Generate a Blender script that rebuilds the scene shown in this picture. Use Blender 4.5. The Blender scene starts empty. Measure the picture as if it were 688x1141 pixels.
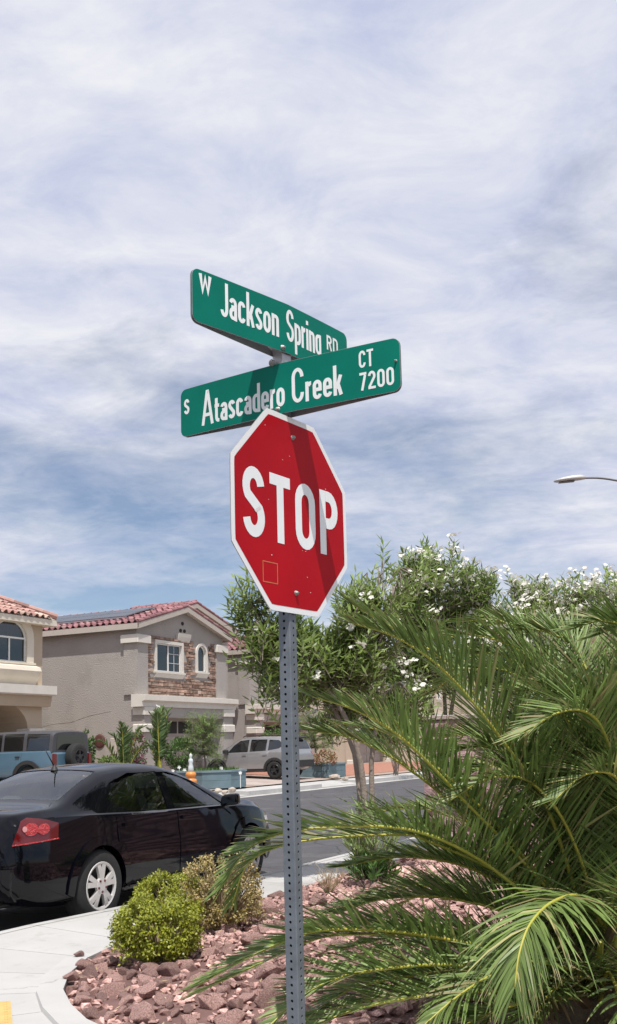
import bpy, bmesh, math, random
from mathutils import Vector, Matrix, noise
from mathutils.bvhtree import BVHTree
from mathutils.geometry import delaunay_2d_cdt
R = math.radians
random.seed(7)
scene = bpy.context.scene
COL = scene.collection

# ------------------------------------------------------------------ camera
FPX, W0, H0 = 1160.0, 688.0, 1141.0          # focal length and frame, in photograph pixels
CAMZ, PITCH, ROLL, HORIZON = 1.60, R(7.5), R(1.4), 830.0
Fv = Vector((0, math.cos(PITCH), math.sin(PITCH)))
U0 = Vector((0, -math.sin(PITCH), math.cos(PITCH)))
Rv = Vector((1, 0, 0)) * math.cos(ROLL) - U0 * math.sin(ROLL)
Uv = Vector((1, 0, 0)) * math.sin(ROLL) + U0 * math.cos(ROLL)
PY = HORIZON - FPX * math.tan(PITCH) / math.cos(ROLL)   # principal point row
cam_d = bpy.data.cameras.new("camera"); cam = bpy.data.objects.new("camera", cam_d); COL.objects.link(cam)
m = Matrix((Rv, Uv, -Fv)).transposed().to_4x4(); m.translation = (0, 0, CAMZ); cam.matrix_world = m
cam_d.sensor_fit = 'VERTICAL'; cam_d.sensor_height = 36.0; cam_d.lens = FPX / H0 * 36.0
cam_d.shift_y = (PY - H0 / 2) / H0
cam_d.clip_start = 0.05; cam_d.clip_end = 6000
scene.camera = cam

def at(x, y, Y):
    d = Fv + Rv * ((x - W0 / 2) / FPX) + Uv * ((PY - y) / FPX)
    return Vector((0, 0, CAMZ)) + d * (Y / d.y)

# ------------------------------------------------------------------ light and sky
TH = R(27.0)                                  # heading of the street
UX, UY = math.sin(TH), math.cos(TH)
def S(s, t, z=0.0):                           # street frame: s along the street, t across it
    return Vector((s * UX - t * UY, s * UY + t * UX, z))
ROT = R(90) - TH
sun_dir = (S(-0.36, -0.25, 1.0)).normalized()
sd = bpy.data.lights.new("sun", 'SUN'); sd.energy = 5.0; sd.angle = R(0.53); sd.color = (1.0, 0.955, 0.89)
sun = bpy.data.objects.new("sun", sd); COL.objects.link(sun)
sun.rotation_euler = sun_dir.to_track_quat('Z', 'Y').to_euler(); sun.location = (0, 0, 30)

world = bpy.data.worlds.new("World"); scene.world = world; world.use_nodes = True
SKY = dict(bs=1.1, bo=(9.0, 4.0, 0), e0=0.46, e1=0.18, p0=0.42, p1=0.63)
def build_world():
    nt = world.node_tree; N = nt.nodes; L = nt.links; N.clear()
    out = N.new('ShaderNodeOutputWorld'); bg = N.new('ShaderNodeBackground')
    sky = N.new('ShaderNodeTexSky'); sky.sky_type = 'NISHITA'; sky.sun_disc = False
    sky.sun_elevation = math.asin(sun_dir.z); sky.sun_rotation = math.atan2(sun_dir.x, sun_dir.y)
    sky.altitude = 700; sky.air_density = 1.0; sky.dust_density = 0.3; sky.ozone_density = 3.2
    tc = N.new('ShaderNodeTexCoord'); sep = N.new('ShaderNodeSeparateXYZ'); L.new(tc.outputs['Generated'], sep.inputs[0])
    def M(op, a, b=None, c=None):
        n = N.new('ShaderNodeMath'); n.operation = op
        for i, v in enumerate((a, b, c)):
            if v is None: continue
            if isinstance(v, (int, float)): n.inputs[i].default_value = v
            else: L.new(v, n.inputs[i])
        return n.outputs[0]
    zc = M('ADD', M('MAXIMUM', sep.outputs['Z'], 0.0), 0.16)
    px = M('DIVIDE', sep.outputs['X'], zc); py = M('DIVIDE', sep.outputs['Y'], zc)
    cmb = N.new('ShaderNodeCombineXYZ'); L.new(px, cmb.inputs[0]); L.new(py, cmb.inputs[1])
    def nz(scale, detail, rough, dist, off, rot=20, sy=0.5):
        mp = N.new('ShaderNodeMapping'); mp.inputs['Location'].default_value = off; mp.inputs['Rotation'].default_value = (0, 0, R(rot))
        mp.inputs['Scale'].default_value = (sy, 1.0, 1)
        L.new(cmb.outputs[0], mp.inputs[0])
        n = N.new('ShaderNodeTexNoise'); n.inputs['Scale'].default_value = scale; n.inputs['Detail'].default_value = detail
        n.inputs['Roughness'].default_value = rough; n.inputs['Distortion'].default_value = dist
        L.new(mp.outputs[0], n.inputs['Vector']); return n.outputs['Fac']
    big = nz(SKY['bs'], 5, 0.50, 0.4, SKY['bo'], 25, 0.75)
    mid = nz(4.2, 7, 0.62, 0.5, (1.3, 8.1, 0), 30, 0.85)
    fine = nz(15.0, 7, 0.64, 0.2, (0.4, 5.2, 0), 40, 0.8)
    elev = M('MINIMUM', M('SUBTRACT', M('MULTIPLY', sep.outputs['Z'], 2.2), SKY['e0']), SKY['e1'])     # the deck thins out towards the horizon
    d = M('ADD', M('ADD', M('ADD', M('MULTIPLY', big, 1.5), M('MULTIPLY', mid, 0.55)), M('MULTIPLY', fine, 0.22)), elev)
    ramp = N.new('ShaderNodeValToRGB'); L.new(M('MULTIPLY', d, 0.5), ramp.inputs[0])
    els = ramp.color_ramp.elements; els[0].position = SKY['p0']; els[0].color = (0.16, 0.16, 0.16, 1)
    els[1].position = SKY['p1']; els[1].color = (1, 1, 1, 1); e = els.new((SKY['p0'] + SKY['p1']) / 2); e.color = (0.58, 0.58, 0.58, 1)
    shade = nz(5.0, 7, 0.62, 0.4, (7.7, 2.2, 0), 25, 0.8)
    cr = N.new('ShaderNodeValToRGB'); L.new(shade, cr.inputs[0])
    cr.color_ramp.elements[0].position = 0.30; cr.color_ramp.elements[0].color = (5.4, 5.9, 7.8, 1)
    cr.color_ramp.elements[1].position = 0.70; cr.color_ramp.elements[1].color = (8.7, 8.75, 9.2, 1)
    mix = N.new('ShaderNodeMix'); mix.data_type = 'RGBA'
    L.new(ramp.outputs[0], mix.inputs['Factor']); L.new(sky.outputs[0], mix.inputs['A']); L.new(cr.outputs[0], mix.inputs['B'])
    L.new(mix.outputs['Result'], bg.inputs[0]); bg.inputs[1].default_value = 0.1
    L.new(bg.outputs[0], out.inputs[0])
build_world()
vs = scene.view_settings; vs.view_transform = 'Standard'; vs.look = 'None'; vs.exposure = 0.0; vs.gamma = 1.0; vs.use_curve_mapping = False
scene.cycles.max_bounces = 8; scene.cycles.transparent_max_bounces = 12
scene.cycles.use_denoising = True

# ------------------------------------------------------------------ materials
MATS = {}
def mat(name, col, rough=0.8, var=0.12, scale=6.0, bump=0.0, bscale=40.0, metal=0.0, spec=0.5, rnd=0.0, objrnd=0.0, trans=0.0, coat=0.0, second=None, col2=None, wear=None, crack=None):
    """procedural material: noise-varied base colour, optional per-face 'rnd' tone, per-object tone, leaf translucency"""
    if name in MATS: return MATS[name]
    mt = bpy.data.materials.new(name); mt.use_nodes = True; MATS[name] = mt
    nt = mt.node_tree; N = nt.nodes; L = nt.links
    bs = N['Principled BSDF']; bs.inputs['Roughness'].default_value = rough; bs.inputs['Metallic'].default_value = metal
    bs.inputs['Specular IOR Level'].default_value = spec; bs.inputs['Coat Weight'].default_value = coat; bs.inputs['Coat Roughness'].default_value = 0.04
    tc = N.new('ShaderNodeTexCoord')
    no = N.new('ShaderNodeTexNoise'); no.inputs['Scale'].default_value = scale; no.inputs['Detail'].default_value = 6; no.inputs['Roughness'].default_value = 0.6
    L.new(tc.outputs['Object'], no.inputs['Vector'])
    rp = N.new('ShaderNodeValToRGB'); L.new(no.outputs['Fac'], rp.inputs[0])
    c = Vector(col[:3]); c2 = Vector(col2[:3]) if col2 else None
    lo, hi = (c * (1 - var), (c2 if c2 else c) * (1 + var))
    rp.color_ramp.elements[0].position = 0.32; rp.color_ramp.elements[1].position = 0.68
    rp.color_ramp.elements[0].color = (*lo, 1); rp.color_ramp.elements[1].color = (*hi, 1)
    cur = rp.outputs[0]
    def mult(facsock, amp, cur):
        mr = N.new('ShaderNodeMapRange'); mr.inputs['To Min'].default_value = 1 - amp; mr.inputs['To Max'].default_value = 1 + amp
        L.new(facsock, mr.inputs[0])
        mx = N.new('ShaderNodeVectorMath'); mx.operation = 'SCALE'; L.new(cur, mx.inputs[0]); L.new(mr.outputs[0], mx.inputs['Scale'])
        return mx.outputs[0]
    if rnd or second:
        at_ = N.new('ShaderNodeAttribute'); at_.attribute_name = 'rnd'
        if second:
            rp2 = N.new('ShaderNodeValToRGB'); L.new(at_.outputs['Fac'], rp2.inputs[0]); els = rp2.color_ramp.elements
            els[0].position = second[0]; els[0].color = (0, 0, 0, 1); els[1].position = min(1, second[0] + second[2]); els[1].color = (1, 1, 1, 1)
            mx = N.new('ShaderNodeMix'); mx.data_type = 'RGBA'; L.new(rp2.outputs[0], mx.inputs['Factor']); L.new(cur, mx.inputs['A']); mx.inputs['B'].default_value = (*second[1], 1)
            cur = mx.outputs['Result']
        if rnd:
            fr = N.new('ShaderNodeMath'); fr.operation = 'FRACT'; ml = N.new('ShaderNodeMath'); ml.operation = 'MULTIPLY'; ml.inputs[1].default_value = 7.31
            L.new(at_.outputs['Fac'], ml.inputs[0]); L.new(ml.outputs[0], fr.inputs[0]); cur = mult(fr.outputs[0], rnd, cur)
    if objrnd:
        oi = N.new('ShaderNodeObjectInfo'); cur = mult(oi.outputs['Random'], objrnd, cur)
    if wear:                                     # (colour, scale, threshold): blotches with their own outline
        wn = N.new('ShaderNodeTexNoise'); wn.inputs['Scale'].default_value = wear[1]; wn.inputs['Detail'].default_value = 9; wn.inputs['Roughness'].default_value = 0.7
        L.new(tc.outputs['Object'], wn.inputs['Vector'])
        wr = N.new('ShaderNodeValToRGB'); L.new(wn.outputs['Fac'], wr.inputs[0])
        wr.color_ramp.elements[0].position = wear[2]; wr.color_ramp.elements[0].color = (0, 0, 0, 1); wr.color_ramp.elements[1].position = wear[2] + 0.08
        wr.color_ramp.elements[1].color = (wear[3],) * 3 + (1,)
        mx = N.new('ShaderNodeMix'); mx.data_type = 'RGBA'; L.new(wr.outputs[0], mx.inputs['Factor']); L.new(cur, mx.inputs['A']); mx.inputs['B'].default_value = (*wear[0], 1)
        cur = mx.outputs['Result']
    if crack:                                    # (scale, width, strength): thin irregular cracks
        wn = N.new('ShaderNodeTexNoise'); wn.inputs['Scale'].default_value = crack[0] * 3; wn.inputs['Detail'].default_value = 5; L.new(tc.outputs['Object'], wn.inputs['Vector'])
        vm = N.new('ShaderNodeVectorMath'); vm.operation = 'MULTIPLY_ADD'; L.new(wn.outputs['Color'], vm.inputs[0]); vm.inputs[1].default_value = (.9, .9, .9); L.new(tc.outputs['Object'], vm.inputs[2])
        vo = N.new('ShaderNodeTexVoronoi'); vo.feature = 'DISTANCE_TO_EDGE'; vo.inputs['Scale'].default_value = crack[0]; L.new(vm.outputs[0], vo.inputs['Vector'])
        mr = N.new('ShaderNodeMapRange'); mr.inputs['From Max'].default_value = crack[1]; mr.inputs['To Min'].default_value = 1 - crack[2]; mr.inputs['To Max'].default_value = 1.0; L.new(vo.outputs['Distance'], mr.inputs[0])
        sc = N.new('ShaderNodeVectorMath'); sc.operation = 'SCALE'; L.new(cur, sc.inputs[0]); L.new(mr.outputs[0], sc.inputs['Scale']); cur = sc.outputs[0]
    L.new(cur, bs.inputs['Base Color'])
    if bump:
        bn = N.new('ShaderNodeTexNoise'); bn.inputs['Scale'].default_value = bscale; bn.inputs['Detail'].default_value = 8
        L.new(tc.outputs['Object'], bn.inputs['Vector'])
        bp = N.new('ShaderNodeBump'); bp.inputs['Strength'].default_value = bump; bp.inputs['Distance'].default_value = 0.02
        L.new(bn.outputs['Fac'], bp.inputs['Height']); L.new(bp.outputs[0], bs.inputs['Normal'])
    if trans:
        tr = N.new('ShaderNodeBsdfTranslucent'); L.new(cur, tr.inputs[0])
        ms = N.new('ShaderNodeMixShader'); ms.inputs[0].default_value = trans
        L.new(bs.outputs[0], ms.inputs[1]); L.new(tr.outputs[0], ms.inputs[2]); L.new(ms.outputs[0], N['Material Output'].inputs[0])
    return mt
def glassmat(name, tint, alpha, rough=0.02):
    """window glass: a mirror-like coat over a tinted see-through body"""
    mt = bpy.data.materials.new(name); mt.use_nodes = True; nt = mt.node_tree; N = nt.nodes; L = nt.links
    for n in list(N):
        if n.type != 'OUTPUT_MATERIAL': N.remove(n)
    out = [n for n in N if n.type == 'OUTPUT_MATERIAL'][0]
    fr = N.new('ShaderNodeFresnel'); fr.inputs[0].default_value = 1.5
    gl = N.new('ShaderNodeBsdfGlossy'); gl.inputs['Roughness'].default_value = rough; gl.inputs['Color'].default_value = (0.95, 0.97, 1, 1)
    tp = N.new('ShaderNodeBsdfTransparent'); tp.inputs[0].default_value = (*tint, 1)
    df = N.new('ShaderNodeBsdfDiffuse'); df.inputs[0].default_value = (0.012, 0.015, 0.017, 1)
    m1 = N.new('ShaderNodeMixShader'); m1.inputs[0].default_value = alpha; L.new(tp.outputs[0], m1.inputs[1]); L.new(df.outputs[0], m1.inputs[2])
    ad = N.new('ShaderNodeMath'); ad.operation = 'MULTIPLY_ADD'; ad.inputs[1].default_value = 1.0; ad.inputs[2].default_value = 0.05; L.new(fr.outputs[0], ad.inputs[0])
    m2 = N.new('ShaderNodeMixShader'); L.new(ad.outputs[0], m2.inputs[0]); L.new(m1.outputs[0], m2.inputs[1]); L.new(gl.outputs[0], m2.inputs[2])
    L.new(m2.outputs[0], out.inputs[0]); return mt

# ------------------------------------------------------------------ mesh helpers
class MB:
    def __init__(s): s.v = []; s.f = []; s.r = []; s.cur = 0.0
    def add(s, vs, fs):
        o = len(s.v); s.v += [tuple(v) for v in vs]
        for f in fs: s.f.append(tuple(o + i for i in f)); s.r.append(s.cur)
        return s
    def quad(s, a, b, c, d): return s.add((a, b, c, d), ((0, 1, 2, 3),))
    def box(s, x0, x1, y0, y1, z0, z1):
        return s.add([(x0, y0, z0), (x1, y0, z0), (x1, y1, z0), (x0, y1, z0), (x0, y0, z1), (x1, y0, z1), (x1, y1, z1), (x0, y1, z1)],
                     [(0, 3, 2, 1), (4, 5, 6, 7), (0, 1, 5, 4), (1, 2, 6, 5), (2, 3, 7, 6), (3, 0, 4, 7)])
    def cbox(s, x0, x1, y0, y1, z0, z1, c):
        """box with chamfered upright and top edges"""
        lo = [(x0 + c, y0), (x1 - c, y0), (x1, y0 + c), (x1, y1 - c), (x1 - c, y1), (x0 + c, y1), (x0, y1 - c), (x0, y0 + c)]
        cx, cy = (x0 + x1) / 2, (y0 + y1) / 2
        def ins(p): return (p[0] + (c if p[0] < cx else -c), p[1] + (c if p[1] < cy else -c))
        ri = [(*p, z0) for p in lo] + [(*p, z1 - c) for p in lo] + [(*ins(p), z1) for p in lo]
        n = 8; fs = []
        for k in range(2):
            for i in range(n): j = (i + 1) % n; fs.append((k * n + i, k * n + j, (k + 1) * n + j, (k + 1) * n + i))
        fs += [tuple(range(2 * n, 3 * n)), tuple(range(n - 1, -1, -1))]
        return s.add(ri, fs)
    def prism(s, poly, axis, a0, a1):
        """extrude a 2-D outline along an axis: 'y' -> (x,z), 'x' -> (y,z), 'z' -> (x,y)"""
        def P(p, a): return {'y': (p[0], a, p[1]), 'x': (a, p[0], p[1]), 'z': (p[0], p[1], a)}[axis]
        n = len(poly); vs = [P(p, a0) for p in poly] + [P(p, a1) for p in poly]
        fs = [tuple(range(n - 1, -1, -1)), tuple(range(n, 2 * n))] + [(i, (i + 1) % n, n + (i + 1) % n, n + i) for i in range(n)]
        return s.add(vs, fs)
    def ring(s, outer, inner, axis, a0, a1, closed=True):
        """frame between two outlines with the same number of points"""
        def P(p, a): return {'y': (p[0], a, p[1]), 'x': (a, p[0], p[1]), 'z': (p[0], p[1], a)}[axis]
        n = len(outer); vs = [P(p, a0) for p in outer] + [P(p, a0) for p in inner] + [P(p, a1) for p in outer] + [P(p, a1) for p in inner]
        fs = []
        for i in range(n if closed else n - 1):
            j = (i + 1) % n
            fs += [(i, j, n + j, n + i), (2 * n + i, 3 * n + i, 3 * n + j, 2 * n + j), (i, 2 * n + i, 2 * n + j, j), (n + i, n + j, 3 * n + j, 3 * n + i)]
        if not closed:
            for i in (0, n - 1): fs.append((i, n + i, 3 * n + i, 2 * n + i))
        return s.add(vs, fs)
    def tube(s, pts, rad, n=8, caps=True):
        pts = [Vector(p) for p in pts]; k = len(pts)
        rad = rad if hasattr(rad, '__len__') else [rad] * k
        vs = []; up = None
        for i, p in enumerate(pts):
            t = (pts[min(i + 1, k - 1)] - pts[max(i - 1, 0)]).normalized()
            if up is None: up = Vector((0, 0, 1)) if abs(t.z) < 0.9 else Vector((1, 0, 0))
            a = t.cross(up); a = a.normalized() if a.length > 1e-5 else t.orthogonal().normalized()
            b = t.cross(a).normalized(); up = -b if True else up
            up = a.cross(t).normalized()
            for q in range(n):
                an = 2 * math.pi * q / n; vs.append(p + (a * math.cos(an) + up * math.sin(an)) * rad[i])
        fs = [(i * n + q, i * n + (q + 1) % n, (i + 1) * n + (q + 1) % n, (i + 1) * n + q) for i in range(k - 1) for q in range(n)]
        if caps: fs += [tuple(range(n - 1, -1, -1)), tuple(range((k - 1) * n, k * n))]
        return s.add(vs, fs)
    def lathe(s, prof, n=24, axis='z', c=(0, 0, 0), closed=False):
        vs = []
        for r_, h in prof:
            for q in range(n):
                a = 2 * math.pi * q / n; x, y = r_ * math.cos(a), r_ * math.sin(a)
                vs.append({'z': (c[0] + x, c[1] + y, c[2] + h), 'y': (c[0] + x, c[1] + h, c[2] + y), 'x': (c[0] + h, c[1] + x, c[2] + y)}[axis])
        k = len(prof); fs = [(i * n + q, i * n + (q + 1) % n, (i + 1) % k * n + (q + 1) % n, (i + 1) % k * n + q) for i in range(k if closed else k - 1) for q in range(n)]
        return s.add(vs, fs)
    def mesh(s, name='m'):
        me = bpy.data.meshes.new(name); me.from_pydata(s.v, [], s.f); me.update()
        if any(s.r):
            a = me.attributes.new('rnd', 'FLOAT', 'FACE'); a.data.foreach_set('value', s.r)
        return me
    def build(s, name, m, parent=None, smooth=False, fix=True, **kw):
        me = s.mesh(name)
        if fix:
            bm = bmesh.new(); bm.from_mesh(me); bmesh.ops.recalc_face_normals(bm, faces=bm.faces); bm.to_mesh(me); bm.free()
        return obj(name, me, m, parent, smooth, **kw)
def obj(name, me, m, parent=None, smooth=False, label=None, cat=None, group=None, kind=None):
    if smooth: me.polygons.foreach_set('use_smooth', [True] * len(me.polygons))
    o = bpy.data.objects.new(name, me); COL.objects.link(o)
    if m is not None and not me.materials: me.materials.append(m)
    if parent is not None: o.parent = parent
    tag(o, label, cat, group, kind); return o
def tag(o, label=None, cat=None, group=None, kind=None):
    if label: o['label'] = label
    if cat: o['category'] = cat
    if group: o['group'] = group
    if kind: o['kind'] = kind
    return o
def thing(name, label, cat, loc=(0, 0, 0), rz=0.0, group=None):
    o = bpy.data.objects.new(name, None); COL.objects.link(o); o.empty_display_size = 0.2
    o.location = loc; o.rotation_euler = (0, 0, rz); return tag(o, label, cat, group)
def smooth_by_angle(me, deg=35):
    me.polygons.foreach_set('use_smooth', [True] * len(me.polygons))
    try: me.set_sharp_from_angle(angle=R(deg))
    except Exception: pass
    return me
def boolean(me, cutters, op='DIFFERENCE'):
    a = bpy.data.objects.new('tmp', me); COL.objects.link(a); tmp = [a]
    for c in cutters:
        b = bpy.data.objects.new('tmpc', c); COL.objects.link(b); tmp.append(b)
        md = a.modifiers.new('b', 'BOOLEAN'); md.operation = op; md.object = b; md.solver = 'EXACT'
    dg = bpy.context.evaluated_depsgraph_get(); dg.update()
    r = bpy.data.meshes.new_from_object(a.evaluated_get(dg))
    for t in tmp: bpy.data.objects.remove(t)
    r.materials.clear(); return r
def closed_mesh(mb):
    me = mb.mesh(); bm = bmesh.new(); bm.from_mesh(me); bmesh.ops.remove_doubles(bm, verts=bm.verts, dist=1e-5)
    bmesh.ops.recalc_face_normals(bm, faces=bm.faces); bm.to_mesh(me); bm.free(); return me
def lerp(tab, x):
    if x <= tab[0][0]: return tab[0][1]
    for (a, p), (b, q) in zip(tab, tab[1:]):
        if x <= b:
            k = (x - a) / (b - a); return p + (q - p) * k
    return tab[-1][1]
def catmull(pts, n):
    P = [Vector(p) for p in pts]; P = [P[0] * 2 - P[1]] + P + [P[-1] * 2 - P[-2]]; out = []
    segs = len(P) - 3
    for i in range(n + 1):
        u = i / n * segs; k = min(int(u), segs - 1); t = u - k
        a, b, c, d = P[k:k + 4]
        out.append(0.5 * ((2 * b) + (c - a) * t + (2 * a - 5 * b + 4 * c - d) * t * t + (3 * b - a - 3 * c + d) * t ** 3))
    return out
def arch(x0, x1, z0, zs, n=14, rise=None):
    """outline of an arched opening: springing at zs, half-round or flatter top"""
    cx, rx = (x0 + x1) / 2, (x1 - x0) / 2; rz = rise or rx
    return [(x0, z0), (x1, z0)] + [(cx + rx * math.cos(math.pi * i / n), zs + rz * math.sin(math.pi * i / n)) for i in range(n + 1)]

# ------------------------------------------------------------------ setting: ground, street, pavement
m_asph = mat('asphalt', (0.072, 0.070, 0.075), 0.9, 0.16, 2.5, 0.35, 260, wear=((0.115, 0.11, 0.108), 0.5, 0.54, 0.7), crack=(0.33, 0.012, 0.55))
m_conc = mat('concrete', (0.425, 0.418, 0.405), 0.88, 0.07, 1.3, 0.22, 180, wear=((0.31, 0.295, 0.275), 1.4, 0.55, 0.5), objrnd=0.07, crack=(0.5, 0.004, 0.3))
m_gutter = mat('gutter_concrete', (0.42, 0.41, 0.395), 0.9, 0.08, 2.0, 0.2, 160, wear=((0.25, 0.24, 0.235), 0.9, 0.52, 0.6))
m_desert = mat('desert_soil', (0.30, 0.235, 0.18), 0.95, 0.12, 0.05, 0.3, 30)
m_drive = mat('driveway_paver', (0.40, 0.335, 0.30), 0.9, 0.10, 1.2, 0.25, 60, wear=((0.30, 0.23, 0.20), 0.8, 0.52, 0.6))
m_bed = mat('rock_bed_soil', (0.16, 0.088, 0.078), 0.95, 0.25, 8, 0.6, 50)
m_lot = mat('front_yard_gravel', (0.33, 0.25, 0.20), 0.95, 0.25, 9, 0.6, 40)
m_redg = mat('red_gravel', (0.34, 0.16, 0.11), 0.95, 0.25, 9, 0.6, 40)

g = MB(); g.quad((-3000, -3000, -0.06), (3000, -3000, -0.06), (3000, 3000, -0.06), (-3000, 3000, -0.06)); g.build('ground', m_desert, kind='structure')

CURB_T, FAR_T = 6.12, 17.45
road = MB()
road.quad(S(-60, CURB_T + 0.42), S(220, CURB_T + 0.42), S(220, FAR_T - 0.42), S(-60, FAR_T - 0.42))
road.build('road', m_asph, kind='structure')
court = MB(); court.quad(S(-9.5, -60, -0.004), S(2.6, -60, -0.004), S(2.6, CURB_T + 0.5, -0.004), S(-9.5, CURB_T + 0.5, -0.004)); court.build('side_road', m_asph, kind='structure')
gt = MB()
gt.box(0, 1, 0, 1, 0, 1); gt = MB()
def strip(mb, t0, t1, s0, s1, z, step=3.0):
    s = s0
    while s < s1 - 1e-6:
        e = min(s + step, s1) - 0.012
        mb.add([S(s, t0, z), S(e, t0, z), S(e, t1, z), S(s, t1, z)], [(0, 1, 2, 3)]); s = e + 0.012
strip(gt, CURB_T - 0.02, CURB_T + 0.42, 3.4, 90, 0.004)
gt.build('near_gutter', m_gutter, kind='structure')
gt = MB(); strip(gt, FAR_T - 0.42, FAR_T + 0.02, -40, 110, 0.004); gt.build('far_gutter', m_gutter, kind='structure')

# near pavement: slabs between an outer (kerb) line and an inner line, round the corner
OUT = [(60, 6.12), (14, 6.12), (10, 6.12), (8.8, 6.14), (7.8, 6.24), (7.0, 6.33), (6.1, 6.34), (5.2, 6.2), (4.3, 5.8), (3.5, 5.1), (2.95, 4.2), (2.7, 3.1), (2.6, 1.5), (2.6, -3), (2.6, -30)]
INN = [(60, 5.14), (14, 5.14), (10, 5.14), (8.8, 5.13), (7.6, 5.10), (6.7, 5.06), (6.05, 4.90), (5.55, 4.65), (5.15, 4.36), (4.85, 4.05), (4.62, 3.75), (4.42, 3.35), (4.22, 2.6), (4.2, -3), (4.2, -30)]
def arclen(P, n):
    out = []
    for i in range(len(P) - 1):
        a, b = Vector(P[i]), Vector(P[i + 1]); k = max(1, round((b - a).length / n)) if i in (0, 1, len(P) - 3, len(P) - 2) else 1
        out += [tuple(a.lerp(b, j / k)) for j in range(k)]
    return out + [P[-1]]
def paired(O, I, step):
    o2, i2 = [], []
    for k in range(len(O) - 1):
        a, b = Vector(O[k]), Vector(O[k + 1]); c, d = Vector(I[k]), Vector(I[k + 1]); n = max(1, round((b - a).length / step))
        for j in range(n): o2.append(a.lerp(b, j / n)); i2.append(c.lerp(d, j / n))
    return o2 + [Vector(O[-1])], i2 + [Vector(I[-1])]
pave = thing('sidewalk', None, None); pave['kind'] = 'structure'
sb = MB(); o2, i2 = paired(OUT, INN, 3.0)
for k in range(len(o2) - 1):
    a, b, c, d = o2[k], o2[k + 1], i2[k + 1], i2[k]
    sb.add([S(*a.lerp(d, .01), .136), S(*b.lerp(c, .01), .136), S(*c, .136), S(*d, .136)], [(0, 1, 2, 3)])
sb.build('slab_bedding', m_gutter, pave)
o2, i2 = paired(OUT, INN, 1.5)
kb = MB(); last = None
for k in range(len(o2) - 1):
    a, b, c, d = o2[k], o2[k + 1], i2[k + 1], i2[k]
    if a.x > 45 or a.y < -12: continue
    # every slab stops a few millimetres short of the next one
    e = 0.004; ab = (b - a).normalized() * e; dc = (c - d).normalized() * e if (c - d).length > .05 else Vector((0, 0))
    a1 = a.lerp(d, .160 / max(.3, (a - d).length)) + ab; b1 = b.lerp(c, .160 / max(.3, (b - c).length)) - ab; c1 = c - dc; d1 = d + dc
    q = [S(*a1, .0), S(*b1, .0), S(*c1, .0), S(*d1, .0)]
    mb = MB(); mb.add([v + Vector((0, 0, .10)) for v in q] + [v + Vector((0, 0, .15)) for v in q], [(4, 5, 6, 7), (0, 1, 5, 4), (1, 2, 6, 5), (2, 3, 7, 6), (3, 0, 4, 7)])
    if (d1 - c1).length > .05 and (a1 - b1).length > .05: mb.build('slab', m_conc, pave)
    # kerb piece with a rounded nose
    prof = [(-.02, -.05), (.0, .10), (.012, .132), (.035, .148), (.155, .152)]
    A = [S(*(a + ab).lerp(d, max(0, p[0]) / max(.2, (a - d).length) if p[0] > 0 else 0), p[1]) for p in prof]
    B = [S(*(b - ab).lerp(c, max(0, p[0]) / max(.2, (b - c).length) if p[0] > 0 else 0), p[1]) for p in prof]
    mb = MB(); n = len(prof); mb.add(A + B, [(i, i + 1, n + i + 1, n + i) for i in range(n - 1)] + [tuple(range(n)), tuple(range(2 * n - 1, n - 1, -1))])
    mb.build('kerb', m_conc, pave)
# raised edging along the planted corner
ed = MB(); pts = [Vector(p) for p in INN[6:13]]
def left_of(P, k):
    t = (P[min(k + 1, len(P) - 1)] - P[max(k - 1, 0)]).normalized(); return Vector((-t.y, t.x))
prev = None; vs_ = []
for k, p in enumerate(pts):
    n_ = left_of(pts, k); s_ = -1 if (p + n_ - Vector((2.5, 6.5))).length > (p - n_ - Vector((2.5, 6.5))).length else 1
    q = p + n_ * s_ * .17; hh = .022 * min(1, k / 3)
    vs_ += [S(*q, .13), S(*q.lerp(p, .08), .152 + hh), S(*p, .152 + hh), S(*p, .05)]
ed.add(vs_, [(4 * k + j, 4 * k + j + 1, 4 * k + 5 + j, 4 * k + 4 + j) for k in range(len(pts) - 1) for j in range(3)])
ed.build('edging', m_conc, pave)
# yellow tactile pad, with its domes
m_yel = mat('tactile_yellow', (0.55, 0.37, 0.13), 0.7, 0.12, 8, 0.1, 80, wear=((0.42, 0.30, 0.12), 6, 0.55, 0.5))
def gz(x, y, z):
    d = Fv + Rv * ((x - W0 / 2) / FPX) + Uv * ((PY - y) / FPX); return Vector((0, 0, CAMZ)) + d * ((z - CAMZ) / d.z)
pa, pb = gz(12, 1115, .156), gz(15, 1150, .156)
pe = (pb - pa).normalized(); pw = Vector((-pe.y, pe.x, 0)); pw = pw if pw.x < 0 else -pw
tp = thing('tactile_pad', 'yellow tactile paving pad on the corner ramp', 'paving pad')
mb = MB(); q = [pa, pa + pe * 1.2, pa + pe * 1.2 + pw * .62, pa + pw * .62]
mb.add([v - Vector((0, 0, .02)) for v in q] + q, [(4, 5, 6, 7), (0, 1, 5, 4), (1, 2, 6, 5), (2, 3, 7, 6), (3, 0, 4, 7)]); mb.build('plate', m_yel, tp)
mb = MB()
for i in range(20):
    for j in range(10): mb.lathe([(.012, 0), (.009, .005), (.0, .006)], 6, 'z', pa + pe * (.03 + i * .06) + pw * (.03 + j * .06))
mb.build('domes', m_yel, tp, kind='stuff')

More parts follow.
